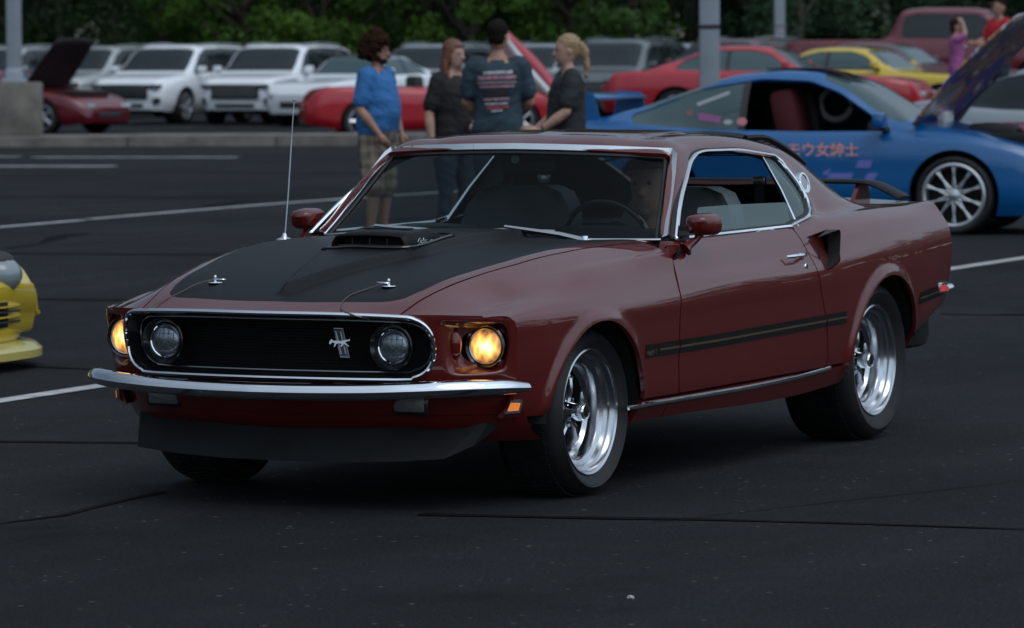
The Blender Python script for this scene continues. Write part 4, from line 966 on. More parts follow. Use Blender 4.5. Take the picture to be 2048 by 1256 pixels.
def rear_slats():
    fr_ = MB()
    for sg in (1, -1):
        pts = [on_top(x_, sg*.47, .004+.026*min(1, (-x_-2.2)/.2))[0] for x_ in np.linspace(-2.22, -2.80, 12)]
        fr_.tube(pts, .013, 6); o_ = fr_.build('louvre_frame', M['blackout'], car); fr_ = MB()
        if sg > 0: lv = o_
    for x_ in np.linspace(-2.36, -2.75, 8):
        V = []; Fq = []
        for k, y_ in enumerate(np.linspace(-.46, .46, 9)):
            p_, n_ = on_top(x_, y_, .010); p2, _ = on_top(x_-.055, y_, .030)
            V += [p_, p2, p2-Vector((0, 0, .004)), p_-Vector((0, 0, .004))]
        for k in range(8):
            for j in range(4): Fq.append((k*4+j, k*4+(j+1) % 4, (k+1)*4+(j+1) % 4, (k+1)*4+j))
        MB().add(V, Fq).build('louvre_slat', M['blackout'], lv, smooth=0)
rear_slats()
tl = [tuple(p) for p in P2[-1]]
tail = [(x+.004, y*.985, z) for x, y, z in tl]; tail = tail+[(x, -y, z) for x, y, z in tail[::-1]]
MB().add(tail, [tuple(range(len(tail)))]).build('tail_panel', M['paint'], car, smooth=0)
rb = crs([(-3.47, .868, .600), (-3.54, .862, .600), (-3.61, .82, .600), (-3.645, .74, .600), (-3.66, .5, .600), (-3.67, 0, .600)], 5)
full = rb+[(x, -y, z) for x, y, z in rb[-2::-1]]
prof = [(-.02, .022), (.004, .022), (.016, .012), (.018, 0), (.012, -.02), (-.02, -.024)]
swp(full, prof, lambda t: 1-.3*abs(2*t-1)**6, 'b', M['chrome'], car).build('rear_bumper', M['chrome'], car, smooth=50)
for sg in (1, -1):
    P0, _ = on_side(-3.44, .606, 0)
    MB().box((-3.44, sg*(P0.y+.004), .606), (.075, .014, .046), bev=.003).build('rear_marker_bezel', M['chrome'], car)
    MB().box((-3.44, sg*(P0.y+.012), .605), (.050, .005, .026)).build('rear_side_marker', mat('red_lens', (.5, .06, .05), .25, emit=(1, .1, .08), estr=.15), car)
MB().box((-3.46, 0, .44), (.30, 1.5, .2), bev=.05).build('rear_valance', M['shell'], car)
# --- wheels
def wheel(x, y, sg, Rt, wt, name, r_rim=.232):
    """y: outer rim plane; sg +1 driver side"""
    w = empty(name, (x, sg*y, Rt)); w.parent = car
    if sg < 0: w.rotation_euler = (0, 0, math.pi)
    # local: +y outward
    o_ = .012; sw = Rt-.010
    tp = [(r_rim-.004, -.004), (r_rim+.006, .006), (r_rim+.014, .010), (r_rim+.03, .022), ((r_rim+Rt)/2+.005, .030), (Rt-.030, .022), (Rt-.016, .010), (Rt-.006, -.012), (Rt-.001, -.035), (Rt, -wt*.3)]
    tb = [(Rt, -wt*.62), (Rt-.001, -wt+.05), (Rt-.01, -wt+.02), ((r_rim+Rt)/2, -wt-.0), (r_rim, -wt+.02), (r_rim-.006, -wt+.03)]
    o = MB().lathe(tp+tb, 80, (0, 0, 0), 'y', closed=True).build('tyre', M['rubber'], w, smooth=40)
    # tread blocks
    mb = MB(); ng = 60
    for k in range(ng):
        a = 2*math.pi*k/ng
        for row in range(4):
            yc = -.03-(wt-.07)*(row+.5)/4; aa = a+(.5*math.pi/ng if row % 2 else 0)
            m_ = Matrix.Rotation(-aa, 4, 'Y'); q = Matrix.Rotation(.25 if row % 2 else -.25, 4, 'X')
            for (dx, dy) in ((1,1),):
                c_ = m_ @ Vector((Rt+.001, yc, 0)); mb.box(tuple(c_), (.006, (wt-.07)/4*.82, 2*math.pi*Rt/ng*.68), m_)
    t_ = mb.build('tread_blocks', M['rubber'], w, smooth=0); t_['kind'] = 'stuff'
    # raised ring on the sidewall
    MB().lathe([(Rt-.045, .0255), (Rt-.042, .0275), (Rt-.039, .0245)], 80, (0, 0, 0), 'y').build('sidewall_ring', M['rubber'], w)
    rp = [(r_rim+.003, -.004), (r_rim+.004, .006), (r_rim-.002, .009), (r_rim-.010, .004), (r_rim-.014, -.010), (r_rim-.019, -.016), (r_rim-.030, -.020), (r_rim-.036, -.034), (r_rim-.052, -.044), (r_rim-.056, -.052), (r_rim-.060, -.085), (r_rim-.072, -.10)]
    MB().lathe(rp, 96, (0, 0, 0), 'y').build('rim', M['rim'], w, smooth=28)
    MB().lathe([(r_rim-.07, -.098), (r_rim-.072, -.14), (r_rim-.07, -wt+.03)], 48, (0, 0, 0), 'y').build('rim_barrel', M['shell'], w)
    MB().lathe([(.0001, -.15), (r_rim-.072, -.15)], 48, (0, 0, 0), 'y').build('brake_disc', mat('brake_cast', (.03, .03, .032), .5, .6), w)
    for k in range(5):
        a = 2*math.pi*k/5+.35; m_ = Matrix.Rotation(-a, 4, 'Y')
        rr_ = r_rim-.066
        V = []
        for (r_, h, yt, yb) in [(.035, .015, -.082, -.12), (.075, .010, -.070, -.115), (.12, .011, -.074, -.118), (rr_-.015, .018, -.092, -.12), (rr_, .030, -.100, -.12)]:
            V += [m_ @ Vector((r_, yb, -h*1.25)), m_ @ Vector((r_, yt, -h*.75)), m_ @ Vector((r_, yt+.006, 0)), m_ @ Vector((r_, yt, h*.75)), m_ @ Vector((r_, yb, h*1.25))]
        Fq = [(i*5+j, i*5+j+1, (i+1)*5+j+1, (i+1)*5+j) for i in range(4) for j in range(4)]
        MB().add(V, Fq).build('spoke', M['rim'], w, smooth=40)
        if True:
            a2 = a+math.pi/5; c_ = Matrix.Rotation(-a2, 4, 'Y') @ Vector((.052, -.088, 0))
            MB().lathe([(.0001, .012), (.007, .010), (.009, 0), (.009, -.02)], 8, tuple(c_), 'y').build('lug_nut', M['chrome'], w)
    MB().lathe([(.036, -.115), (.037, -.07), (.034, -.03), (.033, -.018), (.030, -.010), (.028, -.008), (.022, -.010), (.0001, -.011)], 36, (0, 0, 0), 'y').build('hub_cap', M['chrome'], w, smooth=30)
    MB().lathe([(.020, -.0085), (.0001, -.0075)], 24, (0, 0, 0), 'y').build('cap_badge', M['trimblack'], w)
    vs = Matrix.Rotation(R(-50), 4, 'Y') @ Vector((r_rim-.05, -.03, 0))
    MB().tube([tuple(vs), tuple(vs*.96+Vector((0, .022, 0)))], .004, 6).build('valve_stem', M['chrome'], w)
    return w
wheel(0, .826, 1, .311, .245, 'front_wheel'); wheel(0, .858, -1, .311, .245, 'front_wheel')
wheel(-2.743, .826, 1, .334, .300, 'rear_wheel'); wheel(-2.743, .826, -1, .334, .300, 'rear_wheel')
# --- underbody, wheel wells, cabin
mb = MB().box((-.9, 0, .30), (2.7, 1.5, .04)).box((-1.3, 0, .33), (3.0, .9, .10))
mb.box((.45, 0, .50), (.5, 1.1, .36)); mb.box((-.55, 0, .55), (.06, 1.60, .60)); mb.box((-3.15, 0, .62), (.75, 1.1, .50)); mb.box((-2.72, 0, .62), (.9, 1.0, .4))
mb.build('underbody', M['shell'], car, smooth=0)
for sg in (1, -1):
    for (xc, zc, Rr) in (AF, AR):
        pr = [(Rr+.012, sg*.868), (Rr+.02, sg*.55), (.0001, sg*.50)]
        mb = MB(); seg = 40; V = []; Fq = []
        for i in range(seg+1):
            a = .06+(math.pi-(.12 if xc > -1 else .34))*i/seg
            for r_, h in pr: V.append((xc+r_*math.cos(a), h, zc+r_*math.sin(a)))
        for i in range(seg):
            for k in range(2): Fq.append((i*3+k, (i+1)*3+k, (i+1)*3+k+1, i*3+k+1))
        MB().add(V, Fq).build('wheel_well', M['shell'], car)
MB().box((-2.2, 0, .915), (.55, 1.35, .03)).box((-2.75, 0, .90), (.7, 1.3, .03)).build('package_shelf', M['cloth'], car)
# dash: long pad under the glass, with twin hoods
V = []; Fq = []
ys_ = np.linspace(-.74, .74, 41)
for y_ in ys_:
    hump = .020*math.exp(-((abs(y_)-.36)/.22)**4)
    xw = -.80-.12*(y_/.75)**2
    for (dx, z_) in ((.04, .885), (-.06, .905), (-.16, .925+hump), (-.25, .935+hump), (-.27, .91+hump), (-.27, .70)): V.append((xw+dx, y_, z_))
for i in range(40):
    for k in range(5): Fq.append((i*6+k, i*6+k+1, (i+1)*6+k+1, (i+1)*6+k))
MB().add(V, Fq).build('dashboard', M['cloth'], car, smooth=60)
MB().box((-1.0, 0, .7), (.1, 1.5, .4)).build('dash_lower', M['cloth'], car)
M['seat'] = mat('charcoal_vinyl_seat', (.10, .12, .13), .4, bump=.2, bscale=300)
def seat(y):
    s_ = empty('seat', (-1.70, y, .53)); s_.parent = car
    def pad(name, w_, pts, th):
        V = []; Fq = []
        for (x_, z_, ww) in pts:
            for k in range(13):
                t = -1+2*k/12; V.append((x_+th*(abs(t)**3)*.35, ww*t, z_))
            for k in range(13):
                t = 1-2*k/12; V.append((x_-th, ww*t*.95, z_))
        m_ = 26
        for i in range(len(pts)-1):
            for k in range(m_): Fq.append((i*m_+k, i*m_+(k+1) % m_, (i+1)*m_+(k+1) % m_, (i+1)*m_+k))
        Fq += [tuple(range(m_)), tuple((len(pts)-1)*m_+k for k in range(m_))]
        return MB().add(V, Fq).build(name, M['seat'], s_, smooth=50)
    pad('seat_back', .26, [(.05, -.02, .24), (-.02, .2, .265), (-.08, .38, .255), (-.11, .47, .235), (-.13, .53, .19), (-.135, .555, .12)], .11)
    MB().box((.22, 0, -.02), (.5, .5, .14), bev=.05).build('seat_cushion', M['cloth'], s_)
    for sg in (1, -1):
        MB().tube([(.062, sg*.17, .0), (-.008, sg*.19, .2), (-.068, sg*.18, .38), (-.105, sg*.165, .47), (-.125, sg*.13, .53)], .004, 5).build('seat_piping', M['chin'], s_)
seat(-.36); seat(.37)
MB().box((-2.32, 0, .62), (.18, 1.3, .46), bev=.06).build('rear_bench', M['cloth'], car)
# steering wheel
rim_ = [(-1.12+.05*math.sin(a), .37+.19*math.cos(a), .87+.18*math.sin(a)) for a in np.linspace(0, 2*math.pi, 32, endpoint=False)]
sw_ = MB().tube(rim_, .012, 8, closed=True).build('steering_wheel', M['trimblack'], car)
MB().tube([(-1.12, .37, .87), (-.95, .37, .82)], .03, 10).build('steering_column', M['trimblack'], sw_)
for a in (0, math.pi, -math.pi/2): MB().tube([(-1.12, .37, .87), (-1.12+.05*math.sin(a), .37+.19*math.cos(a), .87+.18*math.sin(a))], .010, 6).build('wheel_spoke', M['dullchrome'], sw_)
# rear view mirror, quarter belts
rm = MB().box((-1.17, .0, 1.185), (.025, .24, .058), bev=.012).build('rear_view_mirror', M['cloth'], car)
MB().tube([(-1.15, 0, 1.20), (-1.09, 0, 1.235)], .006, 6).build('mirror_arm', M['dullchrome'], rm)
MB().lathe([(.0001, .004), (.018, .003), (.02, 0)], 16, (-1.085, -.02, 1.215), 'x').build('round_sticker', mat('white_sticker', (.45, .45, .45), .5), rm)
for sg in (1, -1):
    MB().box((-2.30, sg*.50, 1.10), (.02, .055, .035), bev=.004).build('belt_buckle', M['dullchrome'], car)
    MB().box((-2.30, sg*.50, 1.02), (.006, .045, .14)).build('seat_belt', M['cloth'], car)
# ================================================================== other cars
M['whitepaint'] = mat('white_paint', (.80, .82, .84), .35, coat=1, coat_rough=.04)
M['silver'] = mat('silver_paint', (.34, .37, .39), .35, .5, coat=1); M['greige'] = mat('champagne_silver_paint', (.36, .37, .36), .35, .4, coat=1)
M['grey'] = mat('grey_paint', (.10, .115, .12), .35, .4, coat=1)
M['red'] = mat('bright_red_paint', (.42, .008, .020), .35, coat=.7); M['darkred'] = mat('dark_red_paint', (.13, .005, .013), .35, .0, coat=.7)
M['maroon'] = mat('maroon_paint', (.085, .012, .022), .35, .3, coat=1)
M['blue'] = mat('electric_blue_paint', (.0010, .098, .29), .30, .0, coat=.6, coat_rough=.03)
M['yellow'] = mat('yellow_paint', (.62, .44, .015), .35, coat=1); M['paleyellow'] = mat('pale_yellow_paint', (.50, .42, .10), .4, coat=.8)
M['darkglass'] = mat('dark_glass', (.010, .016, .018), .06, spec=.45); M['tealglass'] = mat('teal_tinted_glass', (.05, .085, .09), .06, spec=.5)
M['markpink'] = mat('amber_marker', (.45, .25, .22), .3); M['darklamp'] = mat('smoked_lamp', (.05, .055, .06), .15, .2, coat=1); M['lamp'] = mat('lamp_glass', (.45, .48, .50), .2, .4); M['alloy'] = mat('alloy_wheel', (.58, .60, .62), .3, .8); M['darkalloy'] = mat('dark_alloy', (.05, .05, .055), .4, .6)
M['plastic'] = mat('dark_plastic', (.02, .021, .022), .6)
TYPES = {
 'suv': dict(L=5.1, W=1.96, H=1.70, z0=.27, top=[(0, .44), (.012, .52), (.045, .575), (.18, .625), (.235, .64), (.30, .79), (.355, .925), (.42, .985), (.6, 1.), (.82, .98), (.93, .945), (.97, .80), (.99, .64), (1, .56)],
   belt=[(0, .42), (.03, .50), (.12, .57), (.25, .605), (.6, .63), (.95, .67), (1, .55)], ws=(.242, .375), bl=(.935, .985), win=[(.285, .63), (.375, .86), (.44, .935), (.60, .95), (.80, .935), (.885, .89), (.925, .71), (.85, .665), (.6, .648)],
   posts=[.50, .70], wf=.185, wr=.775, R=.375, yr=.76),
 'sports': dict(L=4.5, W=1.85, H=1.22, z0=.17, top=[(0, .42), (.02, .50), (.10, .60), (.25, .68), (.36, .72), (.46, .95), (.52, 1.), (.62, .985), (.75, .88), (.85, .76), (.97, .74), (1, .60)],
   belt=[(0, .40), (.03, .48), (.12, .62), (.36, .70), (.6, .72), (.85, .745), (.97, .70), (1, .58)], ws=(.365, .475), bl=(.65, .83), win=[(.40, .73), (.475, .90), (.53, .945), (.62, .935), (.72, .85), (.74, .75)],
   posts=[.60], wf=.20, wr=.80, R=.325, yr=.66),
 'roadster': dict(L=4.5, W=1.85, H=1.20, z0=.17, top=[(0, .48), (.02, .56), (.10, .66), (.25, .72), (.40, .75), (.44, .755), (.60, .755), (.75, .76), (.90, .755), (.97, .72), (1, .55)],
   belt=[(0, .42), (.03, .50), (.12, .68), (.36, .71), (.6, .71), (.82, .76), (.95, .70), (1, .52)], ws=None, bl=None, win=None, posts=[], wf=.20, wr=.80, R=.325, yr=.8),
 'muscle': dict(L=4.9, W=1.88, H=1.33, z0=.22, top=[(0, .46), (.015, .575), (.10, .63), (.30, .68), (.355, .70), (.44, .945), (.50, .99), (.60, 1.), (.68, .975), (.80, .80), (.86, .715), (.97, .69), (1, .52)],
   belt=[(0, .44), (.02, .555), (.2, .64), (.36, .675), (.6, .69), (.85, .70), (.97, .66), (1, .50)], ws=(.36, .465), bl=(.70, .82), win=[(.395, .70), (.465, .89), (.52, .945), (.64, .945), (.74, .84), (.77, .72)],
   posts=[.60], wf=.18, wr=.76, R=.335, yr=.68),
 'pickup': dict(L=5.9, W=2.03, H=1.95, z0=.40, top=[(0, .50), (.01, .60), (.05, .64), (.20, .665), (.235, .675), (.29, .86), (.33, .965), (.38, .995), (.55, 1.), (.62, .975), (.64, .80), (.65, .68), (.68, .67), (.97, .67), (1, .60)],
   belt=[(0, .48), (.02, .56), (.1, .62), (.25, .645), (.6, .65), (.95, .66), (1, .58)], ws=(.24, .335), bl=None, win=[(.285, .665), (.335, .865), (.36, .93), (.56, .94), (.60, .90), (.61, .69)],
   posts=[.45], wf=.17, wr=.78, R=.42, yr=.80),
 'coupe': dict(L=4.38, W=1.74, H=1.385, z0=.16, top=[(0, .38), (.015, .46), (.06, .53), (.16, .61), (.26, .665), (.30, .69), (.42, .93), (.49, .99), (.56, 1.), (.66, .97), (.80, .83), (.90, .715), (.97, .69), (1, .50)],
   belt=[(0, .36), (.03, .44), (.14, .565), (.28, .605), (.45, .60), (.7, .615), (.9, .655), (.98, .60), (1, .48)], ws=(.305, .475), bl=(.69, .885), win=[(.325, .625), (.44, .86), (.50, .93), (.60, .942), (.72, .88), (.855, .72), (.84, .665), (.70, .635), (.5, .622)],
   posts=[.625], wf=.205, wr=.79, R=.332, yr=.66),
}
def car_surface(T, nu=110):
    L, Wd, H = T['L'], T['W'], T['H']; us = np.linspace(0, 1, nu)
    tx = np.array([a for a, _ in T['top']]); tz = np.array([b for _, b in T['top']])*H; bx = np.array([a for a, _ in T['belt']]); bz = np.array([b for _, b in T['belt']])*H
    zt = np.interp(us, tx, tz); zb = np.minimum(pchip(bx, bz, us), zt-.01)
    zt = gsm(zt[:, None], 1.3)[:, 0]; zb = np.minimum(gsm(zb[:, None], 1.5)[:, 0], zt-.008)
    plan = pchip([0, .02, .06, .14, .3, .8, .92, .98, 1], T.get('plan', [.70, .80, .90, .97, 1, 1, .965, .89, .78]), us); w = Wd/2*plan
    hg = zt-zb; a = sstep(.05, .30*H*.55, hg); yr = w*(.84*(1-a)+T['yr']*a); x = -us*L; z0 = T['z0']+.10*sstep(.85, 1, us)+.04*(1-sstep(0, .1, us))
    z2 = np.minimum(.38*H, zb-.16*H)
    pts = [(w*.90, z0), (w*.975, z0+.09*H), (w, z2), (w*.992, zb-.075*H), (w*.965, zb-.022*H), (w*.93*(1-a)+w*.945*a, zb), (yr+(w*.94-yr)*.86, zb+hg*(.10*a+.35*(1-a))), (yr+(w*.93-yr)*.42, zb+hg*(.55*a+.6*(1-a))), (yr, zt-hg*.16*a-.012), (yr*.86, zt-hg*.05*a-.004), (yr*.5, zt-.0*a), (yr*0, zt)]
    Lc = [np.stack([x, p[0]*np.ones(nu), p[1]*np.ones(nu)], 1) for p in pts]
    return loft(Lc, [3, 4, 4, 3, 2, 2, 4, 4, 3, 3, 3])
def simple_wheel(name, x, y, R_, parent, m_rim, n=5, w=.22, mesh_cache={}, twin=False):
    key = (round(R_, 3), m_rim.name, n, w, twin)
    if key not in mesh_cache:
        rr = R_*(.70 if n else .79)
        ty = MB().lathe([(rr, 0), (rr+.02, .008), ((rr+R_)/2, .016), (R_-.012, .006), (R_, -.02), (R_, -w+.02), (R_-.015, -w), (rr, -w+.01)], 36, (0, 0, 0), 'y', closed=True).mesh('tyre', M['rubber'], 40)
        mb = MB().lathe([(rr+.002, -.002), (rr+.002, .008), (rr-.012, .010), (rr-.018, -.006), (rr-.03, -.05), (rr-.03, -.12)], 36, (0, 0, 0), 'y')
        mb.lathe([(.0001, .0), (.035, -.002), (.045, -.02), (.05, -.05)], 16, (0, 0, 0), 'y')
        for k in range(n):
            a0 = 2*math.pi*k/n
            for da in ((-.16, .16) if twin else (0,)):
                m_ = Matrix.Rotation(-a0, 4, 'Y'); wd = .010 if twin else .035*5/n
                p0 = m_ @ Vector((.04, -.02, da*.1)); p1 = m_ @ Vector(((rr-.015)*math.cos(da), -.012, (rr-.015)*math.sin(da)*1.6))
                mb.tube([tuple(p0), tuple(p1)], wd, 6, sx=1)
        ri = mb.mesh('rim', m_rim, 35); bk = MB().lathe([(.0001, -.13), (rr-.02, -.12)], 24, (0, 0, 0), 'y').mesh('brake_disc', M['shell'], 35)
        mesh_cache[key] = (ty, ri, bk)
    ty, ri, bk = mesh_cache[key]; e = empty(name, (x, y, R_), 0 if y > 0 else math.pi); e.parent = parent
    link('tyre', ty, None, e); link('rim', ri, None, e); link('brake_disc', bk, None, e); return e
def make_car(kind, name, label, paint, px=None, D=None, az=0., zg=.15, group=None, glassm=None, rimm=None, sc=1., open_side=False, loc=None, nspoke=5, mirror_col=None, fascia=True, twin=False, roofcol=None, H=None):
    T = dict(TYPES[kind]); T = {**T, **({'H': H} if H else {})}
    L, Wd, Hh = T['L'], T['W'], T['H']; P = car_surface(T); S = gridmesh(P); glassm = glassm or M['darkglass']; rimm = rimm or M['alloy']
    x, y = loc if loc else at(px, D)
    c = empty(name, (x, y, zg), az, label, 'pickup truck' if kind == 'pickup' else 'car', group)
    c.scale = (sc, sc, sc)
    off = L/2                                     # origin in the middle of the car, nose +X
    V, N, Tr = S; V = V+np.array([off, 0, 0]); S = (V, N, Tr)
    xf, xr_ = off-T['wf']*L, off-T['wr']*L; Rw = T['R']
    s = S
    for xc in (xf, xr_): s = clip(s, np.where(s[0][:, 2] < Rw*2+.25, np.hypot(s[0][:, 0]-xc, s[0][:, 2]-Rw)-Rw*1.14, 1))
    for k in ('ws', 'bl'):
        if T[k]:
            a, b2 = off-T[k][0]*L, off-T[k][1]*L; inset = .05
            def f(V, a=a, b2=b2, k=k):
                yw = np.interp(-V[:, 0], [-a, -b2], [Wd/2*.80, Wd/2*(T['yr']-.04)] if k == 'ws' else [Wd/2*(T['yr']-.06), Wd/2*.72])
                return np.minimum(np.minimum(a-V[:, 0], V[:, 0]-b2), yw-V[:, 1])
            gl = clip(S, f(S[0]))
            for mi in (False, True): panel((gl[0]-gl[1]*.008, gl[1], gl[2]), 'windshield' if k == 'ws' else 'rear_window', glassm, c, 0, mi)
            s = clip(s, -f(s[0])-.0)
    if T['win']:
        W_ = smooth_poly([(off-a*L, b2*Hh) for a, b2 in T['win']], .05)
        g = lambda V: np.where(V[:, 1] > Wd/2*.5, poly_sdf(V[:, 0], V[:, 2], W_), -1)
        s = clip(s, -g(s[0])); gl = clip(S, g(S[0]))
        edges = [1e3]+[off-p*L for p in T['posts']]+[-1e3]
        for j in range(len(edges)-1):
            q = clip(gl, edges[j]-.025-gl[0][:, 0]); q = clip(q, q[0][:, 0]-edges[j+1]-.025)
            if len(q[2]):
                for mi in ((False,) if open_side and j == 0 else (False, True)): panel((q[0]-q[1]*.012, q[1], q[2]), 'side_window', glassm, c, 0, mi)
        for p in T['posts']:
            q = clip(gl, .03-np.abs(gl[0][:, 0]-(off-p*L)))
            for mi in (False, True): panel((q[0]-q[1]*.006, q[1], q[2]), 'window_post', M['plastic'], c, 0, mi)
    if kind in ('suv', 'pickup', 'coupe'):
        # dark cladding / lower sill as a part
        lo = clip(s, T['z0']+.11-s[0][:, 2]); up = clip(s, s[0][:, 2]-T['z0']-.11)
        if kind != 'coupe':
            for mi in (False, True): panel(lo, 'sill_cladding', M['plastic'] if kind == 'pickup' else paint, c, .01, mi)
            s = up
    if roofcol:
        rf = clip(s, s[0][:, 2]-Hh*.955); s = clip(s, Hh*.955-s[0][:, 2])
        for mi in (False, True): panel(rf, 'roof', roofcol, c, .0, mi)
    # doors: thin shut lines cut into the side
    cuts = {'suv': [.285, .50, .70], 'pickup': [.27, .44, .60], 'coupe': [.30, .635], 'sports': [.37, .66], 'muscle': [.36, .66], 'roadster': [.40, .66]}[kind]
    for d_ in cuts:
        xx = off-d_*L; s = clip(s, np.where((s[0][:, 1] > Wd*.38) & (s[0][:, 2] > T['z0']+.10) & (s[0][:, 2] < Hh*.66), np.abs(s[0][:, 0]-xx)-.005, 1))
    for mi in (False, True): panel(s, 'body', paint, c, .03, mi)
    # caps front and rear
    for e_, nm in ((0, 'front_fascia'), (-1, 'rear_fascia')):
        q = P[e_]+np.array([off, 0, 0]); pts = [tuple(p) for p in q]+[(x_, -y_, z_) for x_, y_, z_ in q[::-1]]
        n_ = len(pts); cz_ = np.mean([p[2] for p in pts]); d = .035 if e_ == 0 else -.035
        ins = [(x_+d, y_*.93, cz_+(z_-cz_)*.9) for x_, y_, z_ in pts]
        MB().add(pts+ins, [(i, (i+1) % n_, n_+(i+1) % n_, n_+i) for i in range(n_)]+[tuple(range(n_, 2*n_))]).build(nm, paint, c, 60)
    # inner tub
    mb = MB().box((0, 0, T['z0']+.12), (L*.90, Wd*.70, .12)); 
    for xc in (xf, xr_): mb.box((xc, 0, Rw+.12), (Rw*2.3, Wd*.62, Rw*1.5))
    mb.box((xf-.35, 0, Hh*.42), (.06, Wd*.86, Hh*.38)) if not open_side else None
    mb.build('underbody', M['shell'], c, 0)
    for xc, nm in ((xf, 'front_wheel'), (xr_, 'rear_wheel')):
        for sg in (1, -1): simple_wheel(nm, xc, sg*(Wd/2-.035), Rw, c, rimm, nspoke, twin=twin)
    fx = off+.03
    if fascia:
        w0 = Wd/2*T.get('plan', [.70])[0]
        if kind == 'suv':
            MB().box((fx+.012, 0, .405*Hh), (.05, w0*1.55, .18*Hh), bev=.04).build('grille', M['plastic'], c)
            mb = MB()
            for k in range(4): mb = MB().box((fx+.04, 0, .355*Hh+k*.03*Hh), (.015, w0*1.42, .008)).build('grille_bar', M['dullchrome'], c)
            MB().box((fx+.02, 0, .495*Hh), (.02, w0*1.35, .03), bev=.004).build('upper_grille_bar', M['dullchrome'], c)
            MB().box((fx+.02, 0, .24*Hh), (.05, w0*1.25, .045*Hh), bev=.01).build('lower_intake', M['plastic'], c)
            for sg in (1, -1):
                MB().box((fx-.06, sg*w0*.95, .478*Hh), (.22, w0*.42, .045*Hh), Matrix.Rotation(sg*-.42, 4, 'Z'), bev=.015).build('headlight', M['darklamp'], c)
                MB().box((fx-.09, sg*w0*1.04, .465*Hh), (.10, w0*.16, .045*Hh), Matrix.Rotation(sg*-.5, 4, 'Z'), bev=.01).build('headlight_marker', M['markpink'], c)
                MB().box((fx-.07, sg*w0*.98, .30*Hh), (.16, w0*.26, .075*Hh), Matrix.Rotation(sg*-.45, 4, 'Z'), bev=.02).build('fog_light', M['plastic'], c)
            MB().box((off-.16*L, 0, .645*Hh), (.02, .02, .01)).build('washer_jet', M['plastic'], c)
            for sg in (1, -1): MB().tube([(off-.42*L, sg*Wd/2*.66, Hh*.985), (off-.6*L, sg*Wd/2*.68, Hh*1.008), (off-.85*L, sg*Wd/2*.66, Hh*.985)], .014, 6).build('roof_rail', M['dullchrome'], c)
        elif kind == 'pickup':
            MB().box((fx+.0, 0, .50*Hh), (.05, w0*1.4, .15*Hh), bev=.02).build('grille', M['dullchrome'], c)
        else:
            MB().box((fx-.01, 0, .30*Hh), (.05, w0*1.1, .10*Hh), bev=.02).build('grille', M['plastic'], c)
            for sg in (1, -1): MB().box((fx-.10, sg*w0*.82, .43*Hh), (.22, w0*.34, .07*Hh), Matrix.Rotation(sg*-.4, 4, 'Z'), bev=.02).build('headlight', M['lamp'], c)
        for sg in (1, -1): MB().box((-off-.03, sg*w0*.80, .50*Hh), (.04, w0*.3, .10*Hh), bev=.01).build('tail_light', M['tail'], c)
    if T['win']:
        xm = off-(T['win'][0][0]+.005)*L; zm = T['win'][0][1]*Hh+.07
        for sg in (1, -1):
            mr = MB().box((xm-.06, sg*(Wd/2+.06), zm+.02), (.11, .19, .13 if kind != 'pickup' else .2), bev=.035).build('door_mirror', mirror_col or paint, c)
            MB().box((xm-.04, sg*(Wd/2-.02), zm-.055), (.07, .14, .035), bev=.01).build('mirror_arm', M['plastic'], mr)
        for p in T['posts'][:1]:
            for sg in (1, -1): MB().box((off-(p-.04)*L, sg*(Wd/2*.995), T['belt'][2][1]*Hh*.97), (.17, .03, .025), bev=.008).build('door_handle', M['chrome'] if kind == 'pickup' else paint, c)
    return c
M['tail'] = mat('tail_lamp_red', (.3, .01, .01), .25)
def recopy(src, label, px, D, az, zg, name=None):
    x, y = at(px, D); c = src.copy(); COL.objects.link(c); c.location = (x, y, zg); c.rotation_euler = (0, 0, az); c['label'] = label
    for ch in [o for o in bpy.data.objects if o.parent == src]:
        k = ch.copy(); COL.objects.link(k); k.parent = c
        for g2 in [o for o in bpy.data.objects if o.parent == ch]:
            q = g2.copy(); COL.objects.link(q); q.parent = k
    return c
AZC = math.pi+YAW                                # direction from the scene towards the camera
SG = 'pale SUVs parked in the far row'
a = make_car('suv', 'parked_suv', 'white SUV with a plain black grille parked nose out beside the dark red car', M['whitepaint'], 362, 100, AZC-R(22), .15, SG)
recopy(a, 'white SUV with barred grille, between the other white SUV and the red roadster', 566, 99, AZC-R(19), .15)
for ch in list(a.children):
    if ch.name.startswith('grille_bar'): bpy.data.objects.remove(ch)
b_ = make_car('suv', 'parked_suv', 'champagne silver SUV behind the raised dark hood, with its side windows showing', M['greige'], 205, 108, AZC-R(24), .15, SG)
recopy(b_, 'silver SUV cut off by the left edge behind the lamp post', 18, 107, AZC-R(24), .15)
s_ = make_car('suv', 'parked_suv', 'silver SUV between the man in blue and the red haired woman', M['silver'], 875, 104, AZC-R(22), .15, SG)
recopy(s_, 'silver SUV between the man with the printed shirt and the ponytail woman', 1085, 104, AZC-R(22), .15)
g_s = make_car('suv', 'parked_suv', 'grey SUV with a black windshield, parked right of the ponytail woman', M['grey'], 1245, 100, AZC-R(20), .15, SG, H=1.78)
recopy(s_, 'silver SUV mostly hidden behind the grey one and the thick lamp post', 1345, 110, AZC-R(22), .15)
make_car('suv', 'parked_suv', 'maroon SUV with dark glass behind the thick lamp post', M['maroon'], 1470, 98, AZC-R(28), .30, SG, glassm=M['darkglass'], H=1.62)
make_car('muscle', 'parked_sedan', 'white car with a black roof and dark windshield, behind the man in blue', M['whitepaint'], 722, 96, AZC-R(30), .15, roofcol=M['plastic'], glassm=M['tealglass'], H=1.46)
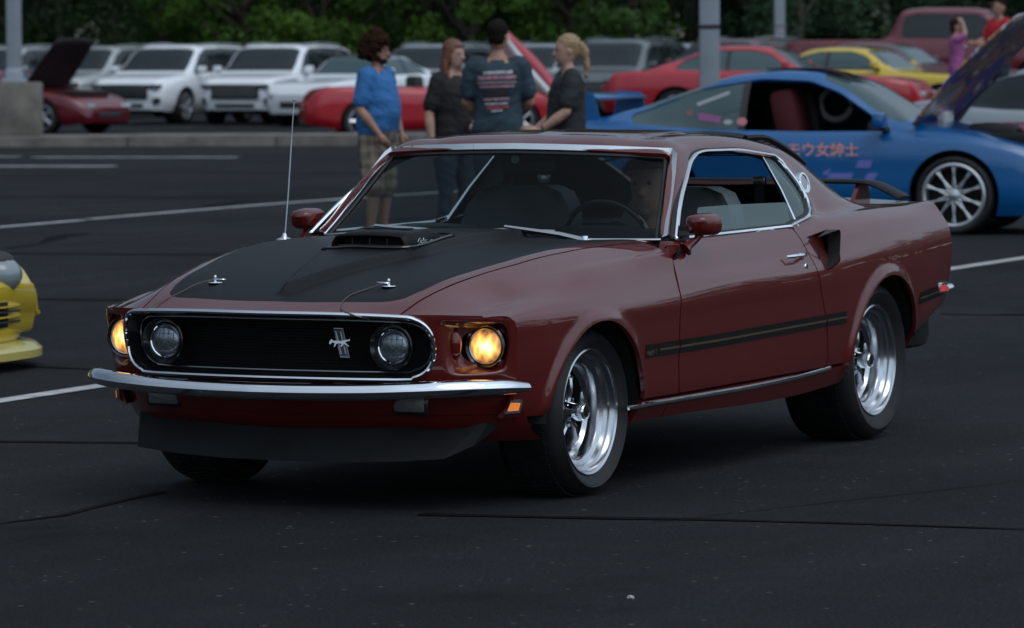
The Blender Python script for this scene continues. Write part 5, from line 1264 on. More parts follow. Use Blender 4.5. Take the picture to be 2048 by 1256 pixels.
# red clamshell roadster facing right
rd = make_car('roadster', 'red_roadster', 'bright red roadster with its front clamshell tilted up, behind the four people', M['red'], 872, 80, AZC+R(98), .15, rimm=M['alloy'])
sh_ = empty('s', (0, 0, 0)); bpy.data.objects.remove(sh_)
mb = MB()
fw = [(.36, -.80, .82), (.02, -.66, 1.13), (.02, .66, 1.13), (.36, .80, .82)]
MB().tube(fw, .028, 6).build('windshield_frame', M['lamp'], rd)
MB().add([fw[0], fw[1], fw[2], fw[3]], [(0, 1, 2, 3)]).build('windshield', M['tealglass'], rd, 0)
MB().box((-.75, 0, .88), (1.1, 1.2, .06), bev=.02).build('tonneau', M['plastic'], rd)
for sg in (1, -1): MB().box((-.35, sg*.36, .92), (.18, .46, .34), bev=.06).build('seat_back', M['plastic'], rd)
# tilted shell: hinge at the nose, other edge high and leaning back
cl = empty('clamshell', (2.12, 0, .55)); cl.parent = rd; cl.rotation_euler = (0, R(50), 0)
V = []; Fq = []
for i in range(13):
    u_ = i/12; xx = -1.58*u_
    for j in range(15):
        t = -1+2*j/14; zz_ = .20*(1-abs(t)**2.6)*(.6+.4*math.sin(u_*math.pi*.8+.4))+(.07*math.exp(-((abs(t)-.78)/.18)**2))*math.sin(u_*math.pi)
        V.append((xx, .88*t, zz_))
for i in range(12):
    for j in range(14): Fq.append((i*15+j, (i+1)*15+j, (i+1)*15+j+1, i*15+j+1))
o = MB().add(V, Fq).build('shell_skin', M['red'], cl, 60); md = o.modifiers.new('s', 'SOLIDIFY'); md.thickness = .03; md.offset = 1
V2 = [(x_, y_*.95, z_-.03) for x_, y_, z_ in V]
o = MB().add(V2, Fq).build('shell_lining', M['whitepaint'], cl, 60); md = o.modifiers.new('s', 'SOLIDIFY'); md.thickness = .02
for sg in (1, -1): MB().tube([(-.02, sg*.84, -.02), (-.9, sg*.86, -.06), (-1.60, sg*.84, .0)], .055, 6).build('shell_flange', M['whitepaint'], cl)
# dark red car with the raised hood at the left
dr = make_car('sports', 'dark_red_car', 'dark red sports car with its hood raised, behind the concrete pedestal', M['darkred'], 36, 88, AZC+R(58), .15, sc=.98)
hd = empty('raised_hood', (.62, 0, .80)); hd.parent = dr; hd.rotation_euler = (0, R(-50), 0)
V = []; Fq = []
for i in range(9):
    for j in range(11):
        t = -1+2*j/10; V.append((1.30*i/8, .68*t*(1-.12*(i/8)**2), .05*(1-t*t)))
for i in range(8):
    for j in range(10): Fq.append((i*11+j, (i+1)*11+j, (i+1)*11+j+1, i*11+j+1))
o = MB().add(V, Fq).build('hood_panel', mat('hood_underside_dark', (.008, .003, .004), .6), hd, 60); md = o.modifiers.new('s', 'SOLIDIFY'); md.thickness = .03
MB().tube([(.05, .6, 0), (.6, .62, -.5)], .012, 5).build('prop_rod', M['plastic'], hd)
MB().box((1.25, 0, .77), (1.2, 1.1, .10), bev=.04).build('engine_bay', M['shell'], dr)
# cars of the upper right lot
make_car('muscle', 'red_muscle_car', 'bright red vintage coupe with pale window frames behind the thick lamp post', M['red'], 1540, 70, AZC+R(76), .42, glassm=M['tealglass'], sc=.98)
yc = make_car('muscle', 'yellow_car', 'yellow coupe with black trim parked behind the red coupe at right', M['yellow'], 1740, 76, AZC+R(66), .42, glassm=M['tealglass'], sc=.96)
make_car('muscle', 'maroon_classic', 'maroon classic coupe between the yellow coupe and the pickup truck', M['maroon'], 1790, 84, AZC+R(66), .45, glassm=M['tealglass'])
pk = make_car('pickup', 'pickup_truck', 'dark red pickup truck with chrome trimmed windows in the far right corner', M['darkred'], 1885, 88, AZC+R(76), .60, H=1.84, glassm=M['darkglass'], mirror_col=M['chrome'])
make_car('coupe', 'silver_coupe', 'silver car beyond the right edge behind the raised painted hood', M['silver'], 2215, 50, AZC+R(60), .12)
# ------------------------------------------------------------------ blue show coupe
bc = make_car('coupe', 'blue_coupe', 'electric blue show coupe with raised painted hood, stickers and tall rear wing', M['blue'], 1655, 39.3, AZC+R(72), .12, glassm=M['tealglass'], rimm=M['darkalloy'], sc=.985, open_side=True, nspoke=0, mirror_col=M['blue'])
Lc, off = TYPES['coupe']['L'], TYPES['coupe']['L']/2
for ch in [o for o in bpy.data.objects if o.parent == bc and o.name.split('.')[0] in ('front_wheel', 'rear_wheel')]:
    for g2 in [o for o in bpy.data.objects if o.parent == ch]: 
        if g2.name.split('.')[0] == 'rim': bpy.data.objects.remove(g2)
mb = MB(); rr = .262
mb.lathe([(rr, -.03), (rr+.008, .006), (rr-.008, .014), (rr-.022, .006), (rr-.028, -.02), (rr-.03, -.06)], 48, (0, 0, 0), 'y'); mb.lathe([(.0001, .012), (.03, .010), (.055, -.002), (.06, -.05)], 20, (0, 0, 0), 'y')
for k in range(10):
    a0 = 2*math.pi*k/10
    for da in (-.36, .36):
        p0 = Vector((.05*math.cos(a0), -.005, .05*math.sin(a0))); p1 = Vector(((rr-.022)*math.cos(a0+da), -.002, (rr-.022)*math.sin(a0+da))); mb.tube([tuple(p0), tuple(p1)], .0082, 6)
rme = mb.mesh('rim', M['alloy'], 35)
for ch in [o for o in bpy.data.objects if o.parent == bc and o.name.split('.')[0] in ('front_wheel', 'rear_wheel')]: link('rim', rme, None, ch)
# raised hood with swirling airbrush colours
m = bpy.data.materials.new('airbrushed_hood'); m.use_nodes = True; n = m.node_tree.nodes; l = m.node_tree.links; b = n['Principled BSDF']
tc = n.new('ShaderNodeTexCoord'); nz = n.new('ShaderNodeTexNoise'); nz.inputs['Scale'].default_value = 2.0; nz.inputs['Detail'].default_value = 3; nz.inputs['Distortion'].default_value = 2.2
l.new(tc.outputs['Object'], nz.inputs['Vector']); cr = n.new('ShaderNodeValToRGB'); l.new(nz.outputs['Fac'], cr.inputs[0])
cr.color_ramp.elements[0].position = .30; cr.color_ramp.elements[0].color = (.012, .008, .05, 1); cr.color_ramp.elements[1].position = .85; cr.color_ramp.elements[1].color = (.55, .5, .5, 1)
for p_, c_ in ((.38, (.02, .07, .30, 1)), (.46, (.09, .03, .20, 1)), (.52, (.50, .25, .07, 1)), (.57, (.12, .05, .06, 1)), (.63, (.60, .58, .65, 1)), (.68, (.05, .05, .26, 1))):
    e_ = cr.color_ramp.elements.new(p_); e_.color = c_
l.new(cr.outputs[0], b.inputs['Base Color']); b.inputs['Roughness'].default_value = .3; b.inputs['Coat Weight'].default_value = .6
hd = empty('raised_hood', (off-.285*Lc, 0, .925)); hd.parent = bc; hd.rotation_euler = (0, R(-46), 0)
V = []; Fq = []
for i in range(13):
    for j in range(15):
        t = -1+2*j/14; u_ = i/12; V.append((1.25*u_, .86*t*(1-.05*u_**2), .045*(1-t*t)+.05*math.sin(u_*math.pi)))
for i in range(12):
    for j in range(14): Fq.append((i*15+j, (i+1)*15+j, (i+1)*15+j+1, i*15+j+1))
o = MB().add(V, Fq).build('hood_panel', m, hd, 60); md = o.modifiers.new('s', 'SOLIDIFY'); md.thickness = .025
# engine bay: bodywork under the raised hood becomes a dark bay with parts
mb = MB().box((off-.155*Lc, 0, .79), (.86, 1.16, .10), bev=.02).build('engine_bay', M['shell'], bc)
MB().box((off-.16*Lc, .05, .87), (.40, .62, .10), bev=.03).build('engine_cover', M['plastic'], mb)
pk_ = mat('pink_hose', (.45, .12, .20), .4)
for k in range(5): MB().tube(crs([(off-.20*Lc, .40-k*.12, .86), (off-.15*Lc, .45-k*.10, .91), (off-.10*Lc, .40-k*.14, .87)], 5), .020, 6).build('engine_hose', pk_, mb)
MB().add([(off-.295*Lc, .30, .925), (off-.25*Lc, .62, .925), (off-.22*Lc, .66, .86), (off-.26*Lc, .34, .87)], [(0, 1, 2, 3)]).build('show_card', mat('lilac_card', (.45, .44, .62), .5), mb, 0)
MB().box((off-.275*Lc, .2, .96), (.08, .30, .12), bev=.01).build('show_card', M['whitepaint'], mb)
MB().tube([(off-.29*Lc, .58, .90), (off-.19*Lc, .60, 1.30)], .008, 5).build('hood_prop', M['plastic'], mb)
# interior: red bucket seat, white ringed steering wheel, far wall
MB().box((-.30, 0, .60), (1.9, 1.3, .10)).build('cabin_floor', M['shell'], bc)
bi_ = Matrix.LocRotScale(bc.location, bc.rotation_euler, bc.scale).inverted()
def bl0(px, py, yl):
    o_ = bi_ @ Vector(CAM_POS); d = bi_.to_3x3() @ (_f+_r2*((px-1024)/FPX)-_u2*((py-628)/FPX)); return o_+d*((yl-o_.y)/d.y)
q1 = bl0(1583, 207, -.30); q2 = bl0(1672, 208, .32)
MB().box((q1.x, -.30, q1.z-.12), (.24, .44, .50), Matrix.Rotation(-.2, 4, 'Y'), bev=.07).build('seat_back', mat('red_seat', (.07, .004, .008), .8), bc)
MB().box((q1.x+.02, .36, q1.z-.12), (.22, .44, .50), Matrix.Rotation(-.2, 4, 'Y'), bev=.07).build('seat_back', M['plastic'], bc)
MB().tube([(q2.x+.12*math.cos(a), q2.y+.06*math.cos(a), q2.z+.135*math.sin(a)) for a in np.linspace(0, 2*math.pi, 24, endpoint=False)], .026, 8, closed=True).build('steering_wheel', mat('white_cover', (.60, .60, .57), .7), bc)
MB().box((.62, 0, .88), (.25, 1.3, .16), bev=.05).build('dashboard', M['plastic'], bc)
MB().box((-.95, 0, .92), (.5, 1.2, .24), bev=.05).build('rear_shelf', M['plastic'], bc)
# black roof panel
MB().box((-.06, 0, TYPES['coupe']['H']+.004), (.75, .80, .012), bev=.005).build('sunroof', M['darkglass'], bc)
# mint box on the dash, roof wing
MB().box((.72, .55, .985), (.16, .22, .03), bev=.01).build('dash_box', mat('mint_box', (.15, .50, .42), .5), bc)
# rear wing
wx = -off+.22
MB().box((wx, 0, 1.155), (.30, 1.46, .028), Matrix.Rotation(.12, 4, 'Y'), bev=.010).build('wing_blade', M['blue'], bc)
for sg in (1, -1):
    MB().prism([(wx+.17, .90), (wx-.17, .93), (wx-.12, 1.20), (wx+.10, 1.18)], sg*.715, sg*.74, lambda a_, b_, h: (a_, h, b_)).build('wing_end_plate', M['blue'], bc, 0)
# stickers on the near side (driver's right is image left: near side is -Y or +Y?)
NS = -1 if True else 1
def side_y(x_, z_):
    T = TYPES['coupe']; return T['W']/2*1.0
pinkm = mat('pink_sticker', (.75, .30, .34), .5); lil = mat('lilac_sticker', (.14, .17, .50), .4); whm = mat('white_sticker_film', (.55, .55, .58), .5)
def ball(mb, c, r, n_=10, sc=(1, 1, 1)):
    V = [(c[0], c[1], c[2]-r*sc[2])]; 
    for i in range(1, n_):
        t = math.pi*i/n_
        for k in range(12): a = 2*math.pi*k/12; V.append((c[0]+r*sc[0]*math.sin(t)*math.cos(a), c[1]+r*sc[1]*math.sin(t)*math.sin(a), c[2]-r*sc[2]*math.cos(t)))
    V.append((c[0], c[1], c[2]+r*sc[2])); F = [(0, 1+(k+1) % 12, 1+k) for k in range(12)]
    for i in range(n_-2): F += [(1+i*12+k, 1+i*12+(k+1) % 12, 1+(i+1)*12+(k+1) % 12, 1+(i+1)*12+k) for k in range(12)]
    b_ = 1+(n_-2)*12; F += [(b_+k, b_+(k+1) % 12, len(V)-1) for k in range(12)]; mb.add(V, F)
# ================================================================== near-left yellow car, stickers
nc = make_car('sports', 'yellow_sports_car', 'yellow sports car nose entering at the left edge, with front plate and pale lower lip', M['yellow'], az=AZC+R(68), zg=0.0, loc=(0, 0), fascia=False, glassm=M['darkglass'])
TYP = TYPES['sports']; offs = TYP['L']/2
# put its front left bumper corner at photo column 74, 23.2 m away
corner = Vector((offs+.06, .15, 0)); a_ = AZC+R(68); rc = Vector((corner.x*math.cos(a_)-corner.y*math.sin(a_), corner.x*math.sin(a_)+corner.y*math.cos(a_), 0)); tx_, ty_ = at(2, 24.0)
nc.location = (tx_-rc.x, ty_-rc.y, 0); nc.scale = (1, 1, .88)
def arc(y0, y1, n, xo, z, wid=.80, dpt=.30):
    out = []
    for k in range(n):
        y_ = y0+(y1-y0)*k/(n-1); out.append((offs+xo-dpt*abs(y_/wid)**3.2, y_, z))
    return out
for nm, zc_, hh, xo, m_ in (('front_bumper', .455, .075, .035, 'yellow'), ('bumper_lower', .215, .05, .03, 'yellow')):
    pts = arc(-.88, .88, 41, xo, zc_); 
    MB().sweep(pts, [(-.10, -hh), (.0, -hh), (.02, -hh*.4), (.02, hh*.5), (-.02, hh), (-.10, hh)], [Vector((1, .9*(1 if p[1] > 0 else -1)*abs(p[1]/.88)**3, 0)) for p in pts]).build(nm, M[m_], nc, 40)
for k in range(4):
    pts = arc(-.74, .74, 31, .062, .285+k*.030); MB().sweep(pts, [(-.03, -.005), (.01, -.005), (.01, .005), (-.03, .005)], Vector((1, 0, 0))).build('grille_slat', M['yellow'] if k in (1, 3) else M['plastic'], nc, 20)
MB().sweep(arc(-.78, .78, 31, .045, .33), [(-.02, -.08), (.0, -.08), (.0, .08), (-.02, .08)], Vector((1, 0, 0))).build('grille_backing', M['shell'], nc, 20)
pts = arc(-.94, .94, 41, .135, .115, .86, .30)
MB().sweep(pts, [(-.12, .05), (-.02, .035), (.02, .0), (.02, -.045), (.0, -.055), (-.12, -.05)], [Vector((1, .9*(1 if p[1] > 0 else -1)*abs(p[1]/.9)**3, 0)) for p in pts]).build('lower_lip', M['paleyellow'], nc, 40)
for sg in (1, -1):
    MB().box((offs-.14, sg*.80, .13), (.06, .05, .045), bev=.01).build('lip_vent', M['shell'], nc)
MB().box((offs+.062, -.30, .42), (.012, .305, .155), bev=.004).build('number_plate', mat('plate_white', (.42, .46, .52), .4), nc)
nc_i = Matrix.LocRotScale(nc.location, nc.rotation_euler, nc.scale).inverted()
q_ = at(-2, 24.2); q_ = nc_i @ Vector((q_[0], q_[1], zat(545, 24.2)))
mb = MB(); ball(mb, tuple(q_), .125, 14, (1.0, 1.0, .92)); mb.build('headlight_dome', mat('pale_grey_lamp_cover', (.20, .24, .26), .25, coat=.8), nc)
mb = MB(); ball(mb, (q_.x-.02, q_.y, q_.z+.085), .10, 12, (1.0, 1.0, .6)); mb.build('headlight_lid', M['plastic'], nc)
# --- stickers and lettering on the blue coupe
bm_w = Matrix.LocRotScale(bc.location, bc.rotation_euler, bc.scale); bm_i = bm_w.inverted(); Yn = -(TYPES['coupe']['W']/2+.012)
def bl(px, py, yl=None):
    o_ = bm_i @ Vector(CAM_POS); d = bm_i.to_3x3() @ (_f+_r2*((px-1024)/FPX)-_u2*((py-628)/FPX)); t = ((yl if yl is not None else Yn)-o_.y)/d.y; return o_+d*t
def quad_st(name, pts, m_, yl=None, th=.004):
    P = [bl(a, b, yl) for a, b in pts]; n_ = len(P); V = [tuple(p) for p in P]+[(p.x, p.y-th, p.z) for p in P]
    MB().add(V, [tuple(range(n_)), tuple(range(n_, 2*n_))[::-1]]+[(i, (i+1) % n_, n_+(i+1) % n_, n_+i) for i in range(n_)]).build(name, m_, bc, 0)
p = bl(1574, 310); k_ = (bl(1718, 314)-p).length
text_obj('モウ女紳士', k_/5.0, 'pink_lettering', mat('pink_vinyl', (.80, .36, .36), .5), bc, frame((p.x, Yn-.006, p.z), (1, 0, 0), (0, 0, 1)), .0, .003, True)
for q in ([(1598, 321), (1622, 321), (1616, 334), (1592, 330)], [(1655, 319), (1671, 319), (1655, 350), (1640, 350)], [(1717, 320), (1746, 320), (1740, 336), (1710, 336)], [(1660, 346), (1708, 346), (1702, 358), (1654, 358)], [(1736, 346), (1757, 346), (1738, 378), (1718, 378)], [(1728, 378), (1742, 378), (1732, 392), (1716, 392)]):
    quad_st('side_lettering', q, lil)
YW = Yn+.045
quad_st('window_sticker', [(1393, 206), (1458, 182), (1460, 188), (1396, 212)], whm, YW); quad_st('window_sticker', [(1396, 226), (1442, 232), (1440, 246), (1398, 240)], mat('magenta_sticker', (.40, .14, .33), .5), YW)
quad_st('window_sticker', [(1484+10*math.cos(a), 243+8*math.sin(a)) for a in np.linspace(0, 6.28, 13)[:-1]], pinkm, YW); quad_st('window_sticker', [(1456+9*math.cos(a), 244+5*math.sin(a)) for a in np.linspace(0, 6.28, 11)[:-1]], whm, YW)
quad_st('window_sticker', [(1380+6*math.cos(a), 225+6*math.sin(a)) for a in np.linspace(0, 6.28, 11)[:-1]], mat('orange_sticker', (.35, .16, .12), .5), YW)

# ================================================================== people
M['skin'] = mat('skin', (.36, .19, .13), .55, var=.1, vscale=12); M['skin2'] = mat('skin_fair', (.42, .24, .18), .55, var=.1, vscale=12)
M['hair_brown'] = mat('hair_brown', (.030, .013, .007), .9, var=.5, vscale=60, spec=.1, bump=.8, bscale=70); M['hair_red'] = mat('hair_auburn', (.15, .055, .028), .5, var=.35, vscale=50)
M['hair_black'] = mat('hair_black', (.014, .010, .009), .9, spec=.1, bump=.5, bscale=80); M['hair_blond'] = mat('hair_blond', (.30, .20, .10), .5, var=.35, vscale=50)
M['blueshirt'] = mat('blue_cotton', (.028, .14, .36), .85, var=.12, vscale=9, bump=.3, bscale=60); M['blackshirt'] = mat('black_cotton', (.010, .009, .010), .85, bump=.2, bscale=60)
M['tealshirt'] = mat('slate_cotton', (.022, .045, .062), .85, var=.2, vscale=9); M['charshirt'] = mat('charcoal_cotton', (.016, .019, .020), .85, var=.2, vscale=9)
M['denim'] = mat('dark_denim', (.02, .03, .05), .85); M['khaki'] = mat('brown_cotton', (.10, .075, .055), .85); M['shoe'] = mat('dark_shoe', (.02, .02, .02), .6); M['eye'] = mat('eye_dark', (.01, .01, .01), .2)
M['pinkshirt'] = mat('pink_cotton', (.38, .10, .28), .85); M['redshirt'] = mat('red_cotton', (.45, .012, .02), .85); M['beard'] = mat('grey_beard', (.22, .20, .18), .8)
# plaid shorts
m = bpy.data.materials.new('plaid_cotton'); m.use_nodes = True; n = m.node_tree.nodes; l = m.node_tree.links; b = n['Principled BSDF']; b.inputs['Roughness'].default_value = .9
tc = n.new('ShaderNodeTexCoord'); sp = n.new('ShaderNodeSeparateXYZ'); l.new(tc.outputs['Object'], sp.inputs[0]); cur = None
for ax, fr_ in ((1, 38), (2, 38), (0, 38)):
    mu = n.new('ShaderNodeMath'); mu.operation = 'MULTIPLY'; l.new(sp.outputs[ax], mu.inputs[0]); mu.inputs[1].default_value = fr_*1.6
    si = n.new('ShaderNodeMath'); si.operation = 'SINE'; l.new(mu.outputs[0], si.inputs[0]); gt = n.new('ShaderNodeMath'); gt.operation = 'GREATER_THAN'; l.new(si.outputs[0], gt.inputs[0]); gt.inputs[1].default_value = .2
    if cur is None: cur = gt.outputs[0]
    else:
        ad = n.new('ShaderNodeMath'); ad.operation = 'ADD'; l.new(cur, ad.inputs[0]); l.new(gt.outputs[0], ad.inputs[1]); cur = ad.outputs[0]
dv = n.new('ShaderNodeMath'); dv.operation = 'DIVIDE'; l.new(cur, dv.inputs[0]); dv.inputs[1].default_value = 3
cr = n.new('ShaderNodeValToRGB'); l.new(dv.outputs[0], cr.inputs[0]); cr.color_ramp.elements[0].color = (.30, .24, .18, 1); cr.color_ramp.elements[1].color = (.06, .045, .04, 1); l.new(cr.outputs[0], b.inputs['Base Color']); M['plaid'] = m
def ell_stack(mb, secs, seg=24):
    """secs: (x, y, z, rx, ry)"""
    V = []; 
    for (x, y, z, rx, ry) in secs:
        for k in range(seg): a = 2*math.pi*k/seg; V.append((x+rx*math.cos(a), y+ry*math.sin(a), z))
    F = [(i*seg+k, i*seg+(k+1) % seg, (i+1)*seg+(k+1) % seg, (i+1)*seg+k) for i in range(len(secs)-1) for k in range(seg)]
    F += [tuple(range(seg))[::-1], tuple((len(secs)-1)*seg+k for k in range(seg))]; mb.add(V, F)
def limb(mb, pts, rs):
    P = crs(pts, 5); q = np.linspace(0, len(rs)-1, len(P)); r = [float(np.interp(t, range(len(rs)), rs)) for t in q]
    mb.tube(P, r, 14); ball(mb, pts[0], rs[0]); ball(mb, pts[-1], rs[-1])
def solid(mb, name, m_, parent, vox=.011, sm=4):
    me = mb.mesh(name, None, 0); o = bpy.data.objects.new(name, me); COL.objects.link(o)
    r = o.modifiers.new('r', 'REMESH'); r.mode = 'VOXEL'; r.voxel_size = vox; s = o.modifiers.new('s', 'SMOOTH'); s.iterations = sm; s.factor = .5
    dg = bpy.context.evaluated_depsgraph_get(); dg.update(); me2 = bpy.data.meshes.new_from_object(o.evaluated_get(dg)); bpy.data.objects.remove(o)
    me2.name = name; me2.materials.clear(); me2.materials.append(m_); me2.shade_smooth(); return link(name, me2, None, parent)
from mathutils import noise as mnoise
def folds(o, amp, fq):
    nn = [v.normal.copy() for v in o.data.vertices]
    for i, v in enumerate(o.data.vertices):
        q = Vector((v.co.x*fq, v.co.y*fq, v.co.z*fq*1.6+v.co.y*6)); v.co += nn[i]*amp*(mnoise.noise(q)+.5*mnoise.noise(q*2.3))
def hand(mb, w, d, palm, s=1.):
    """w wrist, d direction of the fingers, palm: direction the palm faces"""
    w = Vector(w); d = Vector(d).normalized(); pn = Vector(palm); pn = (pn-d*pn.dot(d)).normalized(); side = d.cross(pn)
    limb(mb, [tuple(w), tuple(w+d*.05*s), tuple(w+d*.085*s)], [.024*s, .030*s, .028*s])
    limb(mb, [tuple(w+d*.05*s+side*.022*s), tuple(w+d*.085*s+side*.028*s)], [.018*s, .014*s]); limb(mb, [tuple(w+d*.05*s-side*.022*s), tuple(w+d*.085*s-side*.028*s)], [.018*s, .014*s])
    for k, (o_, L) in enumerate(((-.031, .062), (-.011, .075), (.010, .070), (.030, .055))):
        a = w+d*.085*s+side*o_*s; bq = a+d*L*.5*s+pn*.008*s; cq = a+d*L*.85*s+pn*.028*s; limb(mb, [tuple(a), tuple(bq), tuple(cq)], [.0095*s, .0088*s, .0075*s])
    a = w+d*.03*s-side*.024*s; limb(mb, [tuple(a), tuple(a-side*.028*s+d*.028*s+pn*.01*s), tuple(a-side*.030*s+d*.058*s+pn*.018*s)], [.013*s, .0105*s, .008*s])
def person(name, label, loc, az, z0, H=1.75, build=1., arms=None, shirt='blueshirt', legs='denim', skin='skin', shorts=False, head_yaw=0., head_pitch=0., female=False, belly=0., seated=False, group=None):
    k = H/1.75; root = empty('person', (loc[0], loc[1], z0), az, label, 'person', group); root.scale = (k, k, k)
    sw = .185 if not female else .165; hw = .095
    mb = MB(); Wt = build
    tor = [(0, 0, .84, .10*Wt, .155*Wt), (0, 0, .92, .118*Wt, .175*Wt), (.005, 0, 1.02, .112*Wt+belly*.5, .158*Wt+belly*.3), (.012, 0, 1.12, .108*Wt+belly, .150*Wt+belly*.4), (.010, 0, 1.22, .112*Wt+belly*.6, .160*Wt+belly*.2),
           (.004, 0, 1.32, .115*Wt, .175*Wt), (-.006, 0, 1.40, .100*Wt, .185*Wt), (-.012, 0, 1.455, .075, .150*Wt), (-.010, 0, 1.49, .055, .085), (-.004, 0, 1.53, .050, .055)]
    if seated:
        hips = [(0, .1, .93)]
    ell_stack(mb, tor)
    limb(mb, [(-.008, 0, 1.48), (.008, 0, 1.58)], [.055, .050])
    # head
    hm = MB(); hs = [(.020, 0, 1.545, .045, .040), (.022, 0, 1.560, .062, .050), (.012, 0, 1.590, .082, .062), (.004, 0, 1.625, .092, .070), (0, 0, 1.665, .097, .075), (-.004, 0, 1.70, .098, .077), (-.008, 0, 1.735, .090, .070), (-.010, 0, 1.76, .064, .052), (-.010, 0, 1.775, .030, .026)]
    ell_stack(hm, hs, 28); limb(hm, [(.092, 0, 1.668), (.106, 0, 1.645), (.112, 0, 1.632)], [.010, .013, .016]); limb(hm, [(.086, -.018, 1.603), (.092, 0, 1.602), (.086, .018, 1.603)], [.008, .011, .008]); ball(hm, (.058, 0, 1.562), .026)
    for sg in (1, -1): ball(hm, (-.005, sg*.077, 1.652), .022, 8, (.7, .45, 1.3)); ball(hm, (.082, sg*.030, 1.683), .014, 8, (.6, 1.6, .5))
    Hm = Matrix.Translation((0, 0, 1.56)) @ Matrix.Rotation(head_yaw, 4, 'Z') @ Matrix.Rotation(head_pitch, 4, 'Y') @ Matrix.Translation((0, 0, -1.56))
    hm.v = [tuple(Hm @ Vector(v)) for v in hm.v]; mb.add(hm.v, hm.f)
    arms = arms or [((-.02, sw+.06, 1.13), (.05, sw+.07, .90), (.2, 0, -1)), ((-.02, -sw-.06, 1.13), (.05, -sw-.07, .90), (.2, 0, -1))]
    for i, (el, wr, hd_) in enumerate(arms):
        sg = 1 if i == 0 else -1; sh_ = (-.008, sg*sw, 1.425)
        limb(mb, [(-.008, sg*sw*.7, 1.43), sh_, tuple(Vector(sh_).lerp(Vector(el), .5)), el], [.052, .054*Wt, .047*Wt, .040]); limb(mb, [el, tuple(Vector(el).lerp(Vector(wr), .35)), wr], [.040, .040*Wt, .026]); hand(mb, wr, hd_, (0, -sg, 0) if abs(hd_[1]) < .8 else (0, 0, -1))
    if seated: L_ = [((.0, sg*hw, .90), (.42, sg*.13, .98), (.78, sg*.13, .84), (.86, sg*.13, .90)) for sg in (1, -1)]
    else: L_ = [((.0, sg*hw, .88), (.02, sg*.105, .49), (-.01, sg*.115, .09), (.13, sg*.13, .04)) for sg in (1, -1)]
    for hp, kn, an, to in L_:
        limb(mb, [hp, tuple(Vector(hp).lerp(Vector(kn), .5)), kn], [.092*Wt, .078*Wt, .056]); limb(mb, [kn, tuple(Vector(kn).lerp(Vector(an), .35)), an], [.055, .054*Wt, .036]); limb(mb, [an, to], [.038, .034])
    body = solid(mb, 'body', M[skin], root, .0095)
    # clothing
    mb = MB(); g_ = .020
    ell_stack(mb, [(x, y, z, rx+g_, ry+g_) for x, y, z, rx, ry in tor[:-2] if z > .86])
    ell_stack(mb, [(-.012, 0, 1.45, .082, .125), (-.010, 0, 1.485, .070, .075)])
    for i, (el, wr, hd_) in enumerate(arms):
        sg = 1 if i == 0 else -1; sh_ = (-.008, sg*sw, 1.425); limb(mb, [(-.008, sg*sw*.25, 1.435), (-.008, sg*sw*.6, 1.432), sh_, tuple(Vector(sh_).lerp(Vector(el), .72))], [.066, .070, .072*Wt, .066*Wt])
    sh = solid(mb, 'shirt', M[shirt], root, .010, 3); folds(sh, .010, 9)
    mb = MB(); ell_stack(mb, [(x, y, z, rx+.014, ry+.012) for x, y, z, rx, ry in [(0, 0, .80, .10*Wt, .155*Wt)]+tor[:3]])
    for hp, kn, an, to in L_:
        if shorts: limb(mb, [hp, tuple(Vector(hp).lerp(Vector(kn), .5)), tuple(Vector(hp).lerp(Vector(kn), 1.08))], [.108*Wt, .105*Wt, .092*Wt])
        else: limb(mb, [hp, tuple(Vector(hp).lerp(Vector(kn), .5)), kn, tuple(Vector(kn).lerp(Vector(an), .95))], [.105*Wt, .092*Wt, .072, .062])
    sh = solid(mb, 'shorts' if shorts else 'trousers', M[legs], root, .011, 3); folds(sh, .009, 8)
    if not seated:
        for hp, kn, an, to in L_:
            mb = MB(); limb(mb, [(an[0]-.03, an[1], .045), (an[0]+.06, an[1]+.004, .045), (to[0]+.03, to[1], .035)], [.042, .044, .036]); solid(mb, 'shoe', M['shoe'], root, .010)
    for sg in (1, -1):
        mb = MB(); ball(mb, (.089, sg*.030, 1.674), .009, 8); mb.v = [tuple(Hm @ Vector(v)) for v in mb.v]; mb.build('eye', M['eye'], root)
    return root, Hm
def hair(root, Hm, blobs, m_, name='hair', vox=.010, noise_=0):
    mb = MB()
    for c, r, sc in blobs: ball(mb, c, r, 10, sc)
    mb.v = [tuple(Hm @ Vector(v)) for v in mb.v]; o = solid(mb, name, m_, root, vox, 2)
    if noise_:
        nn = [v.normal.copy() for v in o.data.vertices]
        for i, v in enumerate(o.data.vertices): v.co += nn[i]*noise_*(math.sin(v.co.x*170+v.co.z*60)*math.sin(v.co.y*150)+.6*math.sin(v.co.z*190+v.co.y*80))
    return o
AZR = AZC+R(90)      # facing right in the picture
G4 = 'people talking in the lot'
rg = random.Random(5)
# man in blue
root, Hm = person('man', 'man with bushy brown hair and beard in blue T-shirt and plaid shorts, facing right', at(757, 38), AZR-R(26), .12, 1.62, 1.2,
   arms=[((.03, .235, 1.15), (.12, .225, .93), (.3, -.1, -1)), ((-.03, -.27, 1.14), (.13, -.225, .93), (.5, .25, -.8))], shirt='blueshirt', legs='plaid', shorts=True, belly=.055, head_pitch=.10, group=G4)
bl_ = [((-.02, 0, 1.715), .112, (1.05, 1.05, .92)), ((-.06, 0, 1.64), .088, (.9, 1.2, .9))]
for _ in range(110):
    a = rg.uniform(0, 6.28); t = rg.uniform(0, 1); z = 1.60+.225*t; r = .120*math.sin(min(1, (1.845-z)/.15)*1.57)
    x_ = -.025+math.cos(a)*r; 
    if x_ > .05 and z < 1.745: continue
    bl_.append(((x_, math.sin(a)*r, z), rg.uniform(.020, .036), (1, 1, 1)))
hair(root, Hm, bl_, M['hair_brown'], 'hair', .009, .012)
